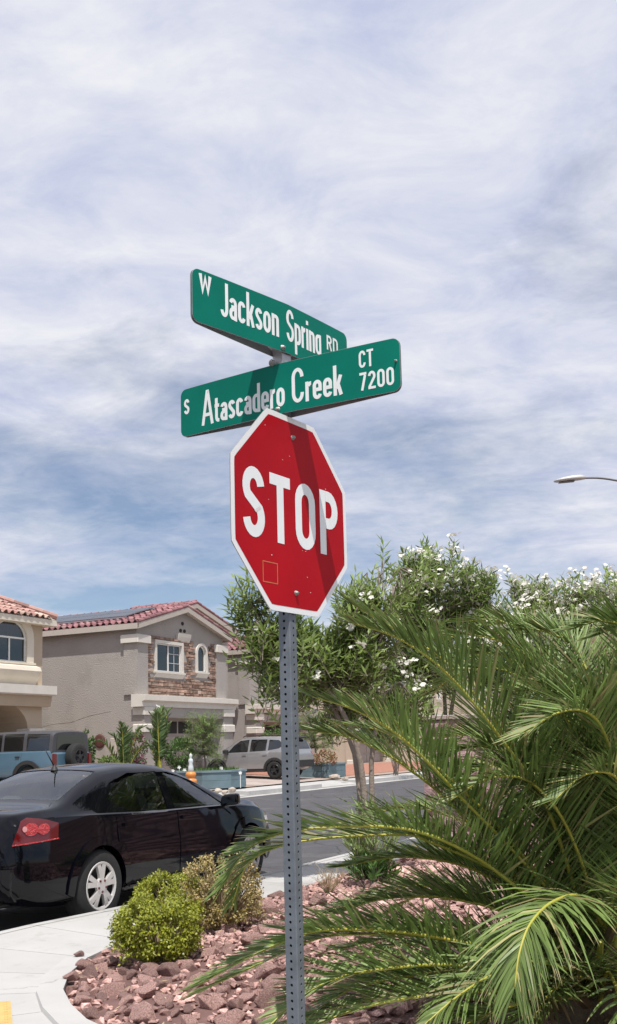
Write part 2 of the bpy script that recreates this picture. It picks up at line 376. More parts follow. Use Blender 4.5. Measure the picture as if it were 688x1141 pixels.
# planted corner bed
def segdist(p, P):
    best = 9e9
    for a, b in zip(P, P[1:]):
        a, b = Vector(a), Vector(b); ab = b - a; k = max(0, min(1, (p - a).dot(ab) / ab.length_squared)); best = min(best, (p - a - ab * k).length)
    return best
def inside_bed(s, t):
    """on the planted side of the inner pavement line"""
    if t > 5.14 or s < 4.2: return False
    for (s1, t1), (s2, t2) in zip(INN, INN[1:]):
        if t2 <= t <= t1 and t1 != t2: return s > s1 + (s2 - s1) * (t - t1) / (t2 - t1)
    return True
def bedz(s, t):
    d = segdist(Vector((s, t)), INN); k = min(1, d / 2.2); return .125 + .15 * k * k * (3 - 2 * k) + .025 * noise.noise(Vector((s * .9, t * .9, 0)))
bed = MB(); ns, nt_ = 70, 56; idx = {}
for i in range(ns + 1):
    for j in range(nt_ + 1):
        s, t = 4.2 + (i / ns) ** 1.4 * 38, 5.16 - (j / nt_) ** 1.3 * 16
        while not inside_bed(s, t - .005) and s < 7.2: s += .03
        idx[i, j] = len(bed.v); bed.v.append(tuple(S(s, t, bedz(s, t) if j else .138)))
for i in range(ns):
    for j in range(nt_): bed.f.append((idx[i, j], idx[i + 1, j], idx[i + 1, j + 1], idx[i, j + 1])); bed.r.append(0)
bed_o = bed.build('rock_bed', m_bed, kind='structure', smooth=True)

# rocks: the 300 that show largest are single pieces, the rest one mass
m_rock = mat('lava_rock', (0.41, 0.225, 0.195), 0.95, 0.32, 14, 0.9, 70, objrnd=0.34, col2=(0.58, 0.38, 0.34), spec=0.2)
m_rock2 = mat('lava_rock_mass', (0.40, 0.215, 0.185), 0.95, 0.32, 14, 0.9, 70, rnd=0.38, col2=(0.56, 0.37, 0.33), spec=0.2)
def rock_mesh(seed, n=16):
    rg = random.Random(seed); bm = bmesh.new()
    ax = (1.0, rg.uniform(.6, .9), rg.uniform(.45, .75))
    for _ in range(n):
        v = Vector((rg.gauss(0, 1), rg.gauss(0, 1), rg.gauss(0, 1))).normalized() * rg.uniform(.82, 1.05); bm.verts.new((v.x * ax[0], v.y * ax[1], v.z * ax[2]))
    bmesh.ops.convex_hull(bm, input=bm.verts)
    for v in [v for v in bm.verts if not v.link_faces]: bm.verts.remove(v)
    bmesh.ops.bevel(bm, geom=list(bm.edges), offset=.045, segments=1, affect='EDGES', clamp_overlap=True) if n > 14 else None
    me = bpy.data.meshes.new('rock'); bm.to_mesh(me); bm.free(); return me
ROCKS = [rock_mesh(100 + i) for i in range(14)]; LOW = [rock_mesh(300 + i, 11) for i in range(8)]
for me in ROCKS: me.materials.append(m_rock)
def to_px(P):
    q = P - Vector((0, 0, CAMZ)); d = q.dot(Fv); return W0 / 2 + FPX * q.dot(Rv) / d, PY - FPX * q.dot(Uv) / d, d
cand = []; rg = random.Random(5); cell = {}
for _ in range(60000):
    s, t = rg.uniform(4.3, 18), rg.uniform(-2.5, 5.1)
    if not inside_bed(s, t): continue
    r_ = min(.175, max(.03, rg.lognormvariate(math.log(.052), .50)))
    if s > 11: r_ = max(r_, .05)
    P = S(s, t, 0); x, y, d = to_px(Vector((P.x, P.y, .25)))
    if d < 1 or not (-40 < x < 720 and y < 1200): continue
    if segdist(Vector((s, t)), INN) < r_ * .55: continue
    ok = True; ci, cj = int(s / .16), int(t / .16)
    for a in range(ci - 2, ci + 3):
        for b in range(cj - 2, cj + 3):
            for (s2, t2, r2) in cell.get((a, b), ()):
                if (s2 - s) ** 2 + (t2 - t) ** 2 < (.70 * (r_ + r2)) ** 2: ok = False; break
            if not ok: break
        if not ok: break
    if not ok: continue
    cell.setdefault((ci, cj), []).append((s, t, r_)); cand.append((r_ / d * (1 if x < 420 else .45), s, t, r_))
cand.sort(reverse=True)
rocksm = MB()
def place_rock(k, s, t, z, r_, single):
    q = Matrix.Translation(S(s, t, z)) @ Matrix.Rotation(rg.uniform(0, 6.28), 4, 'Z') @ Matrix.Rotation(rg.uniform(-.5, .5), 4, 'X') @ Matrix.Scale(r_, 4)
    if single:
        o = bpy.data.objects.new('rock', ROCKS[k % len(ROCKS)]); COL.objects.link(o); o.matrix_world = q; return o
    me = LOW[k % len(LOW)]; rocksm.cur = rg.random(); rocksm.add([q @ v.co for v in me.vertices], [tuple(p.vertices) for p in me.polygons])
for k, (_, s, t, r_) in enumerate(cand):
    o = place_rock(k, s, t, bedz(s, t) + r_ * rg.uniform(.12, .34), r_, k < 300)
    if o: o.parent = bed_o
for _ in range(5200):          # rubble between the stones
    s, t = rg.uniform(4.4, 12.5), rg.uniform(-1.5, 5.05)
    if not inside_bed(s, t): continue
    x, y, d = to_px(S(s, t, .2))
    if d < 1 or not (-20 < x < 700 and y < 1180) or segdist(Vector((s, t)), INN) < .03: continue
    r_ = rg.uniform(.016, .042); place_rock(rg.randrange(99), s, t, bedz(s, t) + r_ * .3, r_, False)
ro = rocksm.build('small_rocks', m_rock2, bed_o, fix=False, kind='stuff')
m_lit = mat('dry_litter', (0.36, 0.27, 0.15), 0.9, 0.2, 9, rnd=0.4)
lit = MB(); rl_ = random.Random(77)
for _ in range(900):
    s, t = rl_.uniform(4.5, 11), rl_.uniform(-.5, 5.0)
    if not inside_bed(s, t): continue
    p = S(s, t, bedz(s, t) + rl_.uniform(.02, .09)); a = rl_.uniform(0, 6.28); d_ = Vector((math.cos(a), math.sin(a), rl_.uniform(-.4, .4))) * rl_.uniform(.012, .04); n_ = Vector((-d_.y, d_.x, rl_.uniform(-.01, .01))) * .16
    lit.cur = .01 + .98 * rl_.random(); lit.add([p - d_, p + n_, p + d_, p - n_], [(0, 1, 2, 3)])
lit.build('leaf_litter', m_lit, bed_o, fix=False, kind='stuff')
# two stones that rolled onto the pavement
for px, py, r_, lb in ((88, 1064, .045, 'small reddish stone lying alone on the pale pavement'), (79, 1090, .062, 'reddish stone on the pavement touching the corner of the rock bed')):
    P = gz(px, py, .16); o = bpy.data.objects.new('stone', ROCKS[3]); COL.objects.link(o); o.matrix_world = Matrix.Translation((P.x, P.y, .15 + r_ * .4)) @ Matrix.Scale(r_, 4)
    tag(o, lb, 'stone')

# far side: pavement, yards, driveways
def far_z(t): return .15 + max(0, min(.26, (t - FAR_T - .5) * .045))
fw = thing('far_sidewalk', None, None); fw['kind'] = 'structure'
s = 8.0; k = 0
while s < 80:
    e = s + 1.8; mb = MB(); drive = 24.5 < s < 28.6 or 33.3 < s < 38.2
    z1 = .15; z0 = .035 if drive else .15
    mb.add([S(s + .004, FAR_T, -.05), S(e - .004, FAR_T, -.05), S(e - .004, FAR_T + .005, z0), S(s + .004, FAR_T + .005, z0),
            S(e - .004, FAR_T + .25, z0 + .01), S(s + .004, FAR_T + .25, z0 + .01), S(e - .004, FAR_T + 1.45, z1), S(s + .004, FAR_T + 1.45, z1)],
           [(0, 1, 2, 3), (3, 2, 4, 5), (5, 4, 6, 7), (0, 3, 5, 7), (1, 6, 4, 2)])
    mb.build('slab', m_conc, fw); s = e
def yard(name, s0, s1, t0, t1, m, dz=0.0, zs=None):
    mb = MB(); n = 8
    for i in range(n + 1):
        t = t0 + (t1 - t0) * i / n; mb.v += [tuple(S(s0, t, far_z(t) + dz)), tuple(S(s1, t, far_z(t) + dz))]
    for i in range(n): mb.f.append((2 * i, 2 * i + 1, 2 * i + 3, 2 * i + 2)); mb.r.append(0)
    mb.build(name, m, kind='structure', fix=False)
yard('front_yards', 0, 120, FAR_T + 1.45, 60, m_lot, -.006)
yard('blue_suv_driveway', 22.0, 28.0, FAR_T + 1.45, 26, m_drive, .0)
yard('silver_suv_driveway', 33.0, 38.6, FAR_T + 1.45, 27.8, m_drive, .0)
yard('red_gravel_yard', 39.6, 60, FAR_T + 2.2, 26, m_redg, .002)

# ------------------------------------------------------------------ sign post with stop sign and street names
SW = 0.145          # stroke width as a share of capital height
def arc(cx, cy, rx, ry, a0, a1, n=10): return [(cx + rx * math.cos(R(a0 + (a1 - a0) * i / n)), cy + ry * math.sin(R(a0 + (a1 - a0) * i / n))) for i in range(n + 1)]
def glyph(ch, w=SW):
    h = w / 2; X = .66          # x-height of small letters
    def bowl(W, y0, y1): r = min(W / 2 - h, (y1 - y0) / 2 - h); return [*arc(W / 2, y1 - h - r * 1.15, W / 2 - h, r * 1.15, 0, 180), *arc(W / 2, y0 + h + r * 1.15, W / 2 - h, r * 1.15, 180, 360)]
    if ch == 'S':
        W = .50; return W, [(arc(W / 2, .715, W / 2 - h, .285 - h, 8, 218, 14) + arc(W / 2, .285, W / 2 - h, .285 - h, 38, -172, 14), 0)]
    if ch == 's':
        W = .38; y = X; return W, [(arc(W / 2, y * .73, W / 2 - h, y * .27 - h * .95, 12, 215, 10) + arc(W / 2, y * .27, W / 2 - h, y * .27 - h * .95, 35, -168, 10), 0)]
    if ch == 'T': return .50, [([(0, 1 - h), (.50, 1 - h)], 0), ([(.25, 1 - w), (.25, 0)], 0)]
    if ch == 'O': return .52, [(bowl(.52, 0, 1), 1)]
    if ch == '0': return .46, [(bowl(.46, 0, 1), 1)]
    if ch == 'P': W = .50; return W, [([(h, 0), (h, 1)], 0), ([(w, 1 - h), (W - h - .17, 1 - h)] + arc(W - h - .17, .705, .17, .295 - h, 90, -90) + [(w, .41 + h)], 0)]
    if ch == 'R': W = .50; return W, [([(h, 0), (h, 1)], 0), ([(w, 1 - h), (W - h - .17, 1 - h)] + arc(W - h - .17, .715, .17, .285 - h, 90, -90) + [(w, .43 + h)], 0), ([(W * .55, .45), (W - h * .9, 0)], 0)]
    if ch == 'D': W = .50; return W, [([(h, 0), (h, 1)], 0), ([(w, 1 - h), (W - h - .2, 1 - h)] + arc(W - h - .2, .72, .2, .28 - h, 90, 0) + arc(W - h - .2, .28, .2, .28 - h, 0, -90) + [(w, h)], 0)]
    if ch == 'W': W = .66; return W, [([(h * .8, 1), (W * .29, .02), (W * .5, .80), (W * .71, .02), (W - h * .8, 1)], 0)]
    if ch == 'J': W = .40; return W, [([(W - h, 1), (W - h, .27)] + arc(W / 2, .25, W / 2 - h, .25 - h, 0, -165, 12), 0)]
    if ch == 'A': W = .60; return W, [([(h * .8, 0), (W / 2 - h * .25, 1 - h * .2), (W / 2 + h * .25, 1 - h * .2), (W - h * .8, 0)], 0), ([(W * .2, .30), (W * .8, .30)], 0)]
    if ch == 'C': W = .50; return W, [(arc(W / 2, .715, W / 2 - h, .285 - h, 0, 180, 12) + arc(W / 2, .285, W / 2 - h, .285 - h, 180, 360, 12), 0)]
    if ch == 'c': W = .40; return W, [(arc(W / 2, X - .2, W / 2 - h, .2 - h, 15, 180, 9) + arc(W / 2, .2, W / 2 - h, .2 - h, 180, 345, 9), 0)]
    if ch == 'o': return .42, [(bowl(.42, 0, X), 1)]
    if ch == 'e': W = .42; return W, [([(w * .8, X * .5), (W - h, X * .5)] + arc(W / 2, X - .2, W / 2 - h, .2 - h, 0, 180, 10) + arc(W / 2, .2, W / 2 - h, .2 - h, 180, 345, 9), 0)]
    if ch == 'a': W = .40; return W, [([(W - h, 0), (W - h, X - .2)] + arc(W / 2, X - .19, W / 2 - h, .19 - h, 0, 165, 9), 0), ([(W - w, X * .58), (W * .45, X * .58)] + arc(W * .45, X * .29, W * .45 - h, X * .29 - h, 90, 270, 9) + [(W - w, h)], 0)]
    if ch == 'd': W = .42; return W, [([(W - h, 0), (W - h, 1)], 0), ([(W - w, X - h), (W * .5, X - h)] + arc(W * .5, X - .2, W / 2 - h, .2 - h, 90, 180, 6) + arc(W * .5, .2, W / 2 - h, .2 - h, 180, 270, 6) + [(W - w, h)], 0)]
    if ch == 'p': W = .42; return W, [([(h, -.30), (h, X)], 0), ([(w, X - h), (W * .5, X - h)] + arc(W * .5, X - .2, W / 2 - h, .2 - h, 90, 0, 6) + arc(W * .5, .2, W / 2 - h, .2 - h, 0, -90, 6) + [(w, h)], 0)]
    if ch == 'g': W = .42; return W, [([(W - h, X), (W - h, -.12)] + arc(W / 2, -.12, W / 2 - h, .18 - h, 0, -160, 9), 0), ([(W - w, X - h), (W * .5, X - h)] + arc(W * .5, X - .2, W / 2 - h, .2 - h, 90, 180, 6) + arc(W * .5, .2, W / 2 - h, .2 - h, 180, 270, 6) + [(W - w, h)], 0)]
    if ch == 'n': W = .40; return W, [([(h, 0), (h, X)], 0), ([(w, X - .14)] + arc(W / 2 + h * .2, X - .16, W / 2 - h * 1.2, .16 - h, 150, 0, 8) + [(W - h, 0)], 0)]
    if ch == 'r': W = .28; return W, [([(h, 0), (h, X)], 0), ([(w, X - .16), (w + .03, X - .1), (W - .04, X - h), (W, X - h)], 0)]
    if ch == 'i': return w, [([(h, 0), (h, X)], 0), ([(h, X + .12), (h, X + .12 + w)], 0)]
    if ch == 'k': W = .42; return W, [([(h, 0), (h, 1)], 0), ([(w, .22), (W - h, X)], 0), ([(W * .52, .36), (W - h * .9, 0)], 0)]
    if ch == 't': W = .28; return W, [([(.11, .86), (.11, .2)] + arc(.11 + .1, .2, .1, .2 - h, 180, 270, 6) + [(W, h)], 0), ([(0, X - h), (.11 - h, X - h)], 0), ([(.11 + h, X - h), (W, X - h)], 0)]
    if ch == '7': W = .44; return W, [([(0, 1 - h), (W, 1 - h)], 0), ([(W - h, 1 - w), (W - h * 1.2, .84), (W * .34, 0)], 0)]
    if ch == '2': W = .46; return W, [(arc(W / 2, .72, W / 2 - h, .28 - h, 175, -25, 12) + [(h * 1.1, w), (h * 1.1, h)], 0), ([(0, h), (W, h)], 0)]
    return .25, []
def ribbon(mb, pts, w, closed, T):
    P = []
    for p in pts:
        q = Vector(p)
        if not P or (q - P[-1]).length > 1e-5: P.append(q)
    if closed and (P[0] - P[-1]).length < 1e-5: P.pop()
    n = len(P); vs = []
    for i in range(n):
        a = P[i - 1] if (i or closed) else None; b = P[(i + 1) % n] if (i < n - 1 or closed) else None
        d1 = (P[i] - a).normalized() if a is not None else None; d2 = (b - P[i]).normalized() if b is not None else None
        if d1 is None: d1 = d2
        if d2 is None: d2 = d1
        t = (d1 + d2); t = t.normalized() if t.length > 1e-4 else d1
        nn = Vector((-t.y, t.x)); k = 1 / max(.45, nn.dot(Vector((-d1.y, d1.x)))); off = nn * (w / 2) * k
        vs += [T(P[i] + off), T(P[i] - off)]
    mb.add(vs, [(2 * i, 2 * i + 1, 2 * ((i + 1) % n) + 1, 2 * ((i + 1) % n)) for i in range(n if closed else n - 1)])
def text(parent, string, x0, x1, z0, hgt, y, m, first=None, sw=SW, gap=.11):
    """letters as thin flat print; x0..x1 along the sheet, base line z0, capital height hgt, print plane y"""
    tot = 0; items = []
    for i, ch in enumerate(string):
        k = first if (first and i == 0) else 1.0
        if ch == ' ': tot += .30; continue
        W, st = glyph(ch, sw); items.append((tot, k, W, st)); tot += W * k + gap
    tot -= gap; sx = (x1 - x0) / tot
    for j, (ox, k, W, st) in enumerate(items):
        mb = MB()
        for q, (pts, cl) in enumerate(st):
            yy = (lambda p, q=q: -bow(p.x, parent['x0'], parent['x1']) - .0036 - .00025 * q) if y == 'bow' else (lambda p, q=q: y - .00025 * q)
            # ribbons are laid out in real proportions so that uprights and bars keep one stroke width
            ribbon(mb, [(x0 + (ox + p[0] * k) * sx, z0 + p[1] * hgt * k) for p in pts], sw * hgt * .5 + sw * sx * .5, cl, lambda p, yy=yy: (p.x, yy(p), p.y))
        me = mb.mesh('letter'); bm = bmesh.new(); bm.from_mesh(me); bmesh.ops.recalc_face_normals(bm, faces=bm.faces)
        for f_ in bm.faces:
            if f_.normal.y > 0: f_.normal_flip()
        bm.to_mesh(me); bm.free(); obj('letter', me, m, parent)

m_red = mat('sign_red', (0.40, 0.003, 0.010), 0.55, 0.12, 2.2, wear=((0.55, 0.05, 0.05), 22, 0.70, 0.35), spec=0.12)
m_white = mat('sign_white', (0.80, 0.80, 0.80), 0.5, 0.03, 5, wear=((0.55, 0.53, 0.5), 9, 0.64, 0.4), spec=0.35)
m_green = mat('sign_green', (0.0, 0.165, 0.118), 0.55, 0.12, 3, wear=((0.02, 0.28, 0.22), 25, 0.70, 0.4), spec=0.12)
m_print = mat('sign_print', (0.80, 0.82, 0.82), 0.5, 0.04, 8, spec=0.35)
m_alu = mat('sign_aluminium', (0.42, 0.42, 0.43), 0.45, 0.1, 12, metal=0.6)
m_galv = mat('galvanised_steel', (0.17, 0.19, 0.215), 0.55, 0.14, 16, 0.05, 60, metal=0.4, wear=((0.24, 0.26, 0.28), 7, 0.55, 0.5))
m_bolt = mat('bolt_zinc', (0.30, 0.29, 0.275), 0.5, 0.1, 20, metal=0.8)
m_orange = mat('sticker_outline', (0.55, 0.16, 0.06), 0.6, 0.15, 40)
PX, PYW = -0.08, 3.87
post = thing('street_sign_post', 'stop sign and two green street name blades bolted to a perforated steel post', 'sign post', (PX, PYW, 0))
# perforated square tube: every face is a row of cells with a round hole
PA = R(30); HP = .0272; PS = .0508
hb = MB(); nz_ = int((at(316, 436, 3.87).z - .06) / HP)
for f_ in range(4):
    a = -PA + math.pi / 2 * f_           # outward normal of this face
    nrm = Vector((math.cos(a), math.sin(a), 0)); tg = Vector((-math.sin(a), math.cos(a), 0)); hw = PS / 2 - .005
    for k in range(nz_):
        zc = .06 + (k + .5) * HP; c = nrm * (PS / 2) + Vector((0, 0, zc))
        hole = [c + tg * .0056 * math.cos(q * math.pi / 4 + math.pi / 8) + Vector((0, 0, .0056 * math.sin(q * math.pi / 4 + math.pi / 8))) for q in range(8)]
        hin = [v - nrm * .003 for v in hole]
        sq = []
        for q in range(8):
            an = q * math.pi / 4 + math.pi / 8; x, z = math.cos(an), math.sin(an); mx = max(abs(x), abs(z)); sq.append(c + tg * hw * (1 if x > 0 else -1) * (1 if abs(x) >= abs(z) - 1e-6 else abs(x) / abs(z)) + Vector((0, 0, HP / 2 * (z / mx if abs(z) < abs(x) else (1 if z > 0 else -1)))))
        cor = {0: c + tg * hw + Vector((0, 0, HP / 2)), 2: c - tg * hw + Vector((0, 0, HP / 2)), 4: c - tg * hw - Vector((0, 0, HP / 2)), 6: c + tg * hw - Vector((0, 0, HP / 2))}
        fs = []; vs = hole + sq + hin + [cor[0], cor[2], cor[4], cor[6]]
        for q in range(8):
            r_ = (q + 1) % 8
            if q % 2 == 0: fs.append((q, 8 + q, 24 + q // 2, 8 + r_, r_))
            else: fs.append((q, 8 + q, 8 + r_, r_))
            fs.append((q, r_, 16 + r_, 16 + q))
        hb.add(vs, fs)
    # rounded corner strip
    a2 = a + math.pi / 2; n2 = Vector((math.cos(a2), math.sin(a2), 0)); cc = nrm * (PS / 2 - .005) + n2 * (PS / 2 - .005)
    arcp = [cc + (nrm * math.cos(q * math.pi / 8) + n2 * math.sin(q * math.pi / 8)) * .005 for q in range(5)]
    z0, z1 = .06, .06 + nz_ * HP
    for q in range(4): hb.quad(arcp[q] + Vector((0, 0, z0)), arcp[q + 1] + Vector((0, 0, z0)), arcp[q + 1] + Vector((0, 0, z1)), arcp[q] + Vector((0, 0, z1)))
hb.build('post', m_galv, post, fix=False)
def bolt(parent, x, y, z, r_=.010):
    if y == 'bow': y = -bow(x, parent['x0'], parent['x1']) - .003
    mb = MB(); mb.lathe([(0, -.012), (r_ * .55, -.0115), (r_ * .9, -.008), (r_, -.002), (r_ * 1.3, -.002), (r_ * 1.3, .001)], 12, 'y', (x, y, z)); mb.build('bolt', m_bolt, parent, smooth=True)
# stop sign (local frame: x along the sheet, -y towards the reader)
SA = R(34)
stop = MB(); a_ = .7555 / 2
def octo(a, rr=0.03):
    b = a * math.tan(math.pi / 8); c = [(-b, a), (b, a), (a, b), (a, -b), (b, -a), (-b, -a), (-a, -b), (-a, b)]; out = []
    for i in range(8):
        p, q, r_ = Vector(c[i - 1]), Vector(c[i]), Vector(c[(i + 1) % 8]); out += [tuple(q + (p - q).normalized() * rr), tuple(q * (1 - rr * .06 / a)), tuple(q + (r_ - q).normalized() * rr)]
    return out
sp = thing('stop_panel', None, None); sp.parent = post
sc_ = at(322, 574.5, 3.87)
sp.location = (-.002 + math.cos(SA) * .030 + (-.05 + .057), -math.sin(SA) * .030, sc_.z); sp.rotation_euler = (0, 0, R(90) - SA)
mb = MB(); mb.prism(octo(a_), 'y', 0, .003); mb.build('sheet', m_alu, sp)
mb = MB(); mb.add([(p[0], -.0006, p[1]) for p in octo(a_)], [tuple(range(24))]); mb.build('white_border', m_white, sp, fix=False)
mb = MB(); mb.add([(p[0], -.0012, p[1]) for p in octo(a_ - .0215, .022)], [tuple(range(24))]); mb.build('red_field', m_red, sp, fix=False)
text(sp, 'STOP', -.312, .312, -.124, .258, -.002, m_print, sw=.165, gap=.125)
bolt(sp, .006, -.002, .300, .008); bolt(sp, .006, -.002, -.300, .008)
mb = MB(); x0, x1, z0, z1 = -.200, -.108, -.280, -.202; e = .0035
mb.ring([(x0, z0), (x1, z0), (x1, z1), (x0, z1)], [(x0 + e, z0 + e), (x1 - e, z0 + e), (x1 - e, z1 - e), (x0 + e, z1 - e)], 'y', -.0019, -.0014); mb.build('sticker_outline', m_orange, sp)
m_scr = mat('scratch', (0.72, 0.68, 0.66), 0.7, 0.1, 30)
rg2 = random.Random(3)
mb = MB()
for _ in range(17):
    x, z = rg2.uniform(-.3, .3), rg2.uniform(-.33, .33)
    if abs(x) + abs(z) > .48: continue
    r_ = rg2.uniform(.0015, .0035); mb.add([(x - r_, -.0022, z), (x, -.0022, z - r_ * .6), (x + r_ * 1.4, -.0022, z + r_ * .2), (x, -.0022, z + r_ * .8)], [(0, 1, 2, 3)])
mb.add([(-.245, -.0028, -.025), (-.236, -.0028, -.032), (-.205, -.0028, -.012), (-.212, -.0028, -.006)], [(0, 1, 2, 3)])
mb.build('chips', m_scr, sp, kind='stuff')
def rrect(x0, x1, z0, z1, r_, n=6):
    out = []
    for cx, cz, a0 in ((x1 - r_, z1 - r_, 0), (x0 + r_, z1 - r_, 90), (x0 + r_, z0 + r_, 180), (x1 - r_, z0 + r_, 270)): out += arc(cx, cz, r_, r_, a0, a0 + 90, n)
    return out
def bow(x, x0, x1):
    """the two sheets are riveted together at the ends and bowed apart by the post"""
    u = x / (x1 if x > 0 else -x0); return .003 + .0285 * (1 - abs(u)) ** .8 if abs(u) < 1 else .003
def blade(name, yaw, x0, x1, zc, hgt, label):
    b = thing(name, label, None, (0, 0, zc), yaw); b.parent = post
    ol = rrect(x0, x1, -hgt / 2, hgt / 2, .028); n = 40; half = hgt / 2; rr = .028
    xs = sorted(set([x0 + rr * (1 - math.cos(R(a))) for a in range(0, 91, 15)] + [x1 - rr * (1 - math.cos(R(a))) for a in range(0, 91, 15)] + [x0 + rr + (x1 - x0 - 2 * rr) * k / n for k in range(n + 1)]))
    def hz(x):
        e = min(x - x0, x1 - x); return half if e >= rr else half - rr + math.sqrt(max(0, rr * rr - (rr - e) ** 2))
    for sg, nm in ((-1, 'front_sheet'), (1, 'back_sheet')):
        for m_, q0, q1, nm2 in ((m_alu, 0, .0022, nm), (m_green, .0022, .0030, 'green_field')):
            mb = MB(); vs = []
            for x in xs:
                h = hz(x) - (.0012 if m_ is m_green else 0); y = bow(x, x0, x1); vs += [(x, sg * (y + q0), -h), (x, sg * (y + q0), h), (x, sg * (y + q1), h), (x, sg * (y + q1), -h)]
            mb.add(vs, [(4 * k + j, 4 * k + (j + 1) % 4, 4 * k + 4 + (j + 1) % 4, 4 * k + 4 + j) for k in range(len(xs) - 1) for j in range(4)] + [(0, 1, 2, 3), tuple(4 * (len(xs) - 1) + j for j in (3, 2, 1, 0))])
            mb.build(nm2, m_, b)
    b['x0'], b['x1'] = x0, x1
    return b
yF = 'bow'
b2 = blade('street_name_blade', R(-90) + R(59), -.489, .506, at(316, 436, 3.87).z, .200, 'lower green street name blade reading Atascadero Creek')
text(b2, 'S', -.470, -.442, -.008, .064, yF, m_print, sw=.18)
text(b2, 'Atascadero', -.376, .030, -.073, .116, yF, m_print, first=1.20, sw=.14, gap=.085)
text(b2, 'Creek', .062, .276, -.073, .116, yF, m_print, first=1.22, sw=.14, gap=.085)
text(b2, 'CT', .346, .404, .012, .066, yF, m_print, gap=.10)
text(b2, '7200', .346, .482, -.074, .068, yF, m_print, gap=.10)
bolt(b2, .492, yF, .012, .004); bolt(b2, -.002, yF, -.082, .009); bolt(b2, -.022, -.036, .108, .011)
b1 = blade('street_name_blade', R(90) - R(41), -.470, .40, at(312, 369, 3.87).z, .200, 'upper green street name blade reading Jackson Spring')
text(b1, 'W', -.442, -.384, .022, .064, yF, m_print, sw=.19)
text(b1, 'Jackson', -.342, -.050, -.048, .132, yF, m_print, sw=.13, gap=.09)
text(b1, 'Spring', -.006, .212, -.050, .132, yF, m_print, sw=.13, gap=.09)
text(b1, 'RD', .252, .330, -.008, .062, yF, m_print)
bolt(b1, -.03, yF, -.085, .009)
mb = MB(); mb.box(-.0250, .0250, -.0250, .0250, at(316, 436, 3.87).z + .02, at(312, 369, 3.87).z + .085); bo = mb.build('bracket', m_alu, post); bo.rotation_euler = (0, 0, R(90) - R(41))

# ------------------------------------------------------------------ houses across the street
m_tile = mat('clay_tile', (0.275, 0.13, 0.14), 0.85, 0.18, 3.0, 0.2, 50, rnd=0.28, second=(0.70, (0.36, 0.235, 0.225), 0.25))
m_tile2 = mat('clay_tile_tan', (0.38, 0.22, 0.19), 0.85, 0.16, 3.0, 0.2, 50, rnd=0.3, second=(0.60, (0.52, 0.39, 0.32), 0.25))
m_stucco_g = mat('grey_stucco', (0.375, 0.345, 0.320), 0.95, 0.05, 0.8, 0.9, 22, wear=((0.32, 0.295, 0.272), 0.7, 0.53, 0.7), spec=0.2)
m_stucco_t = mat('tan_stucco', (0.50, 0.405, 0.305), 0.95, 0.05, 0.8, 0.5, 45, spec=0.2)
m_stucco_b = mat('beige_stucco', (0.50, 0.42, 0.34), 0.95, 0.05, 0.8, 0.5, 45, spec=0.2)
m_trim = mat('house_trim', (0.66, 0.62, 0.56), 0.9, 0.05, 2.0, 0.2, 60, spec=0.2)
m_trimt = mat('cream_trim', (0.68, 0.62, 0.52), 0.9, 0.05, 2.0, 0.2, 60, spec=0.2)
m_fascia = mat('grey_fascia', (0.47, 0.42, 0.37), 0.9, 0.05, 2.0)
m_frame = mat('white_window_frame', (0.78, 0.78, 0.76), 0.6, 0.03, 4)
m_stone = mat('ledge_stone', (0.245, 0.150, 0.115), 0.95, 0.25, 6, 0.5, 40, rnd=0.45, col2=(0.33, 0.225, 0.175), second=(0.80, (0.40, 0.31, 0.25), 0.12))
m_garage = mat('garage_door', (0.36, 0.31, 0.28), 0.8, 0.05, 2)
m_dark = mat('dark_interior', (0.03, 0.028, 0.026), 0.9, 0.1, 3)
m_pane = glassmat('house_glass', (0.35, 0.42, 0.45), 0.75, 0.03)
m_curtain = mat('curtain', (0.55, 0.55, 0.53), 0.9, 0.1, 3)
m_solar = mat('solar_cell', (0.012, 0.014, 0.024), 0.22, 0.15, 2.0, spec=0.4)
m_solarf = mat('solar_frame', (0.30, 0.31, 0.33), 0.4, 0.05, 2, metal=0.7)
rh = random.Random(11)
def tiles(O, E, Wv, le, lw, clip=None, pe=.30, pc=.38):
    mb = MB(); O = Vector(O); E = Vector(E).normalized(); Wv = Vector(Wv).normalized(); Nn = E.cross(Wv); Nn = Nn if Nn.z > 0 else -Nn
    nc, nr = int(le / pe + .5), int(lw / pc + .5); pe = le / nc; pc = lw / nr
    prof = [(0, .0), (.06, .055), (.22, .088), (.40, .082), (.55, .035), (.62, 0), (.80, -.012), (1.0, 0)]
    for j in range(nr):
        for i in range(nc):
            if clip and not clip((i + .5) * pe, (j + .5) * pc): continue
            mb.cur = .02 + .97 * rh.random(); jx, jz = rh.uniform(-.012, .012), rh.uniform(-.006, .006); n = len(prof)
            lo = [O + E * ((i + p[0]) * pe + jx) + Wv * (j * pc - .03) + Nn * (p[1] + .045 + jz) for p in prof]
            hi = [O + E * ((i + p[0]) * pe + jx) + Wv * ((j + 1) * pc + .03) + Nn * (p[1] * .85 + .006 + jz) for p in prof]
            dn = [v - Nn * .03 for v in lo]
            mb.add(lo + hi + dn, [(k, k + 1, n + k + 1, n + k) for k in range(n - 1)] + [(k + 1, k, 2 * n + k, 2 * n + k + 1) for k in range(n - 1)])
    return mb
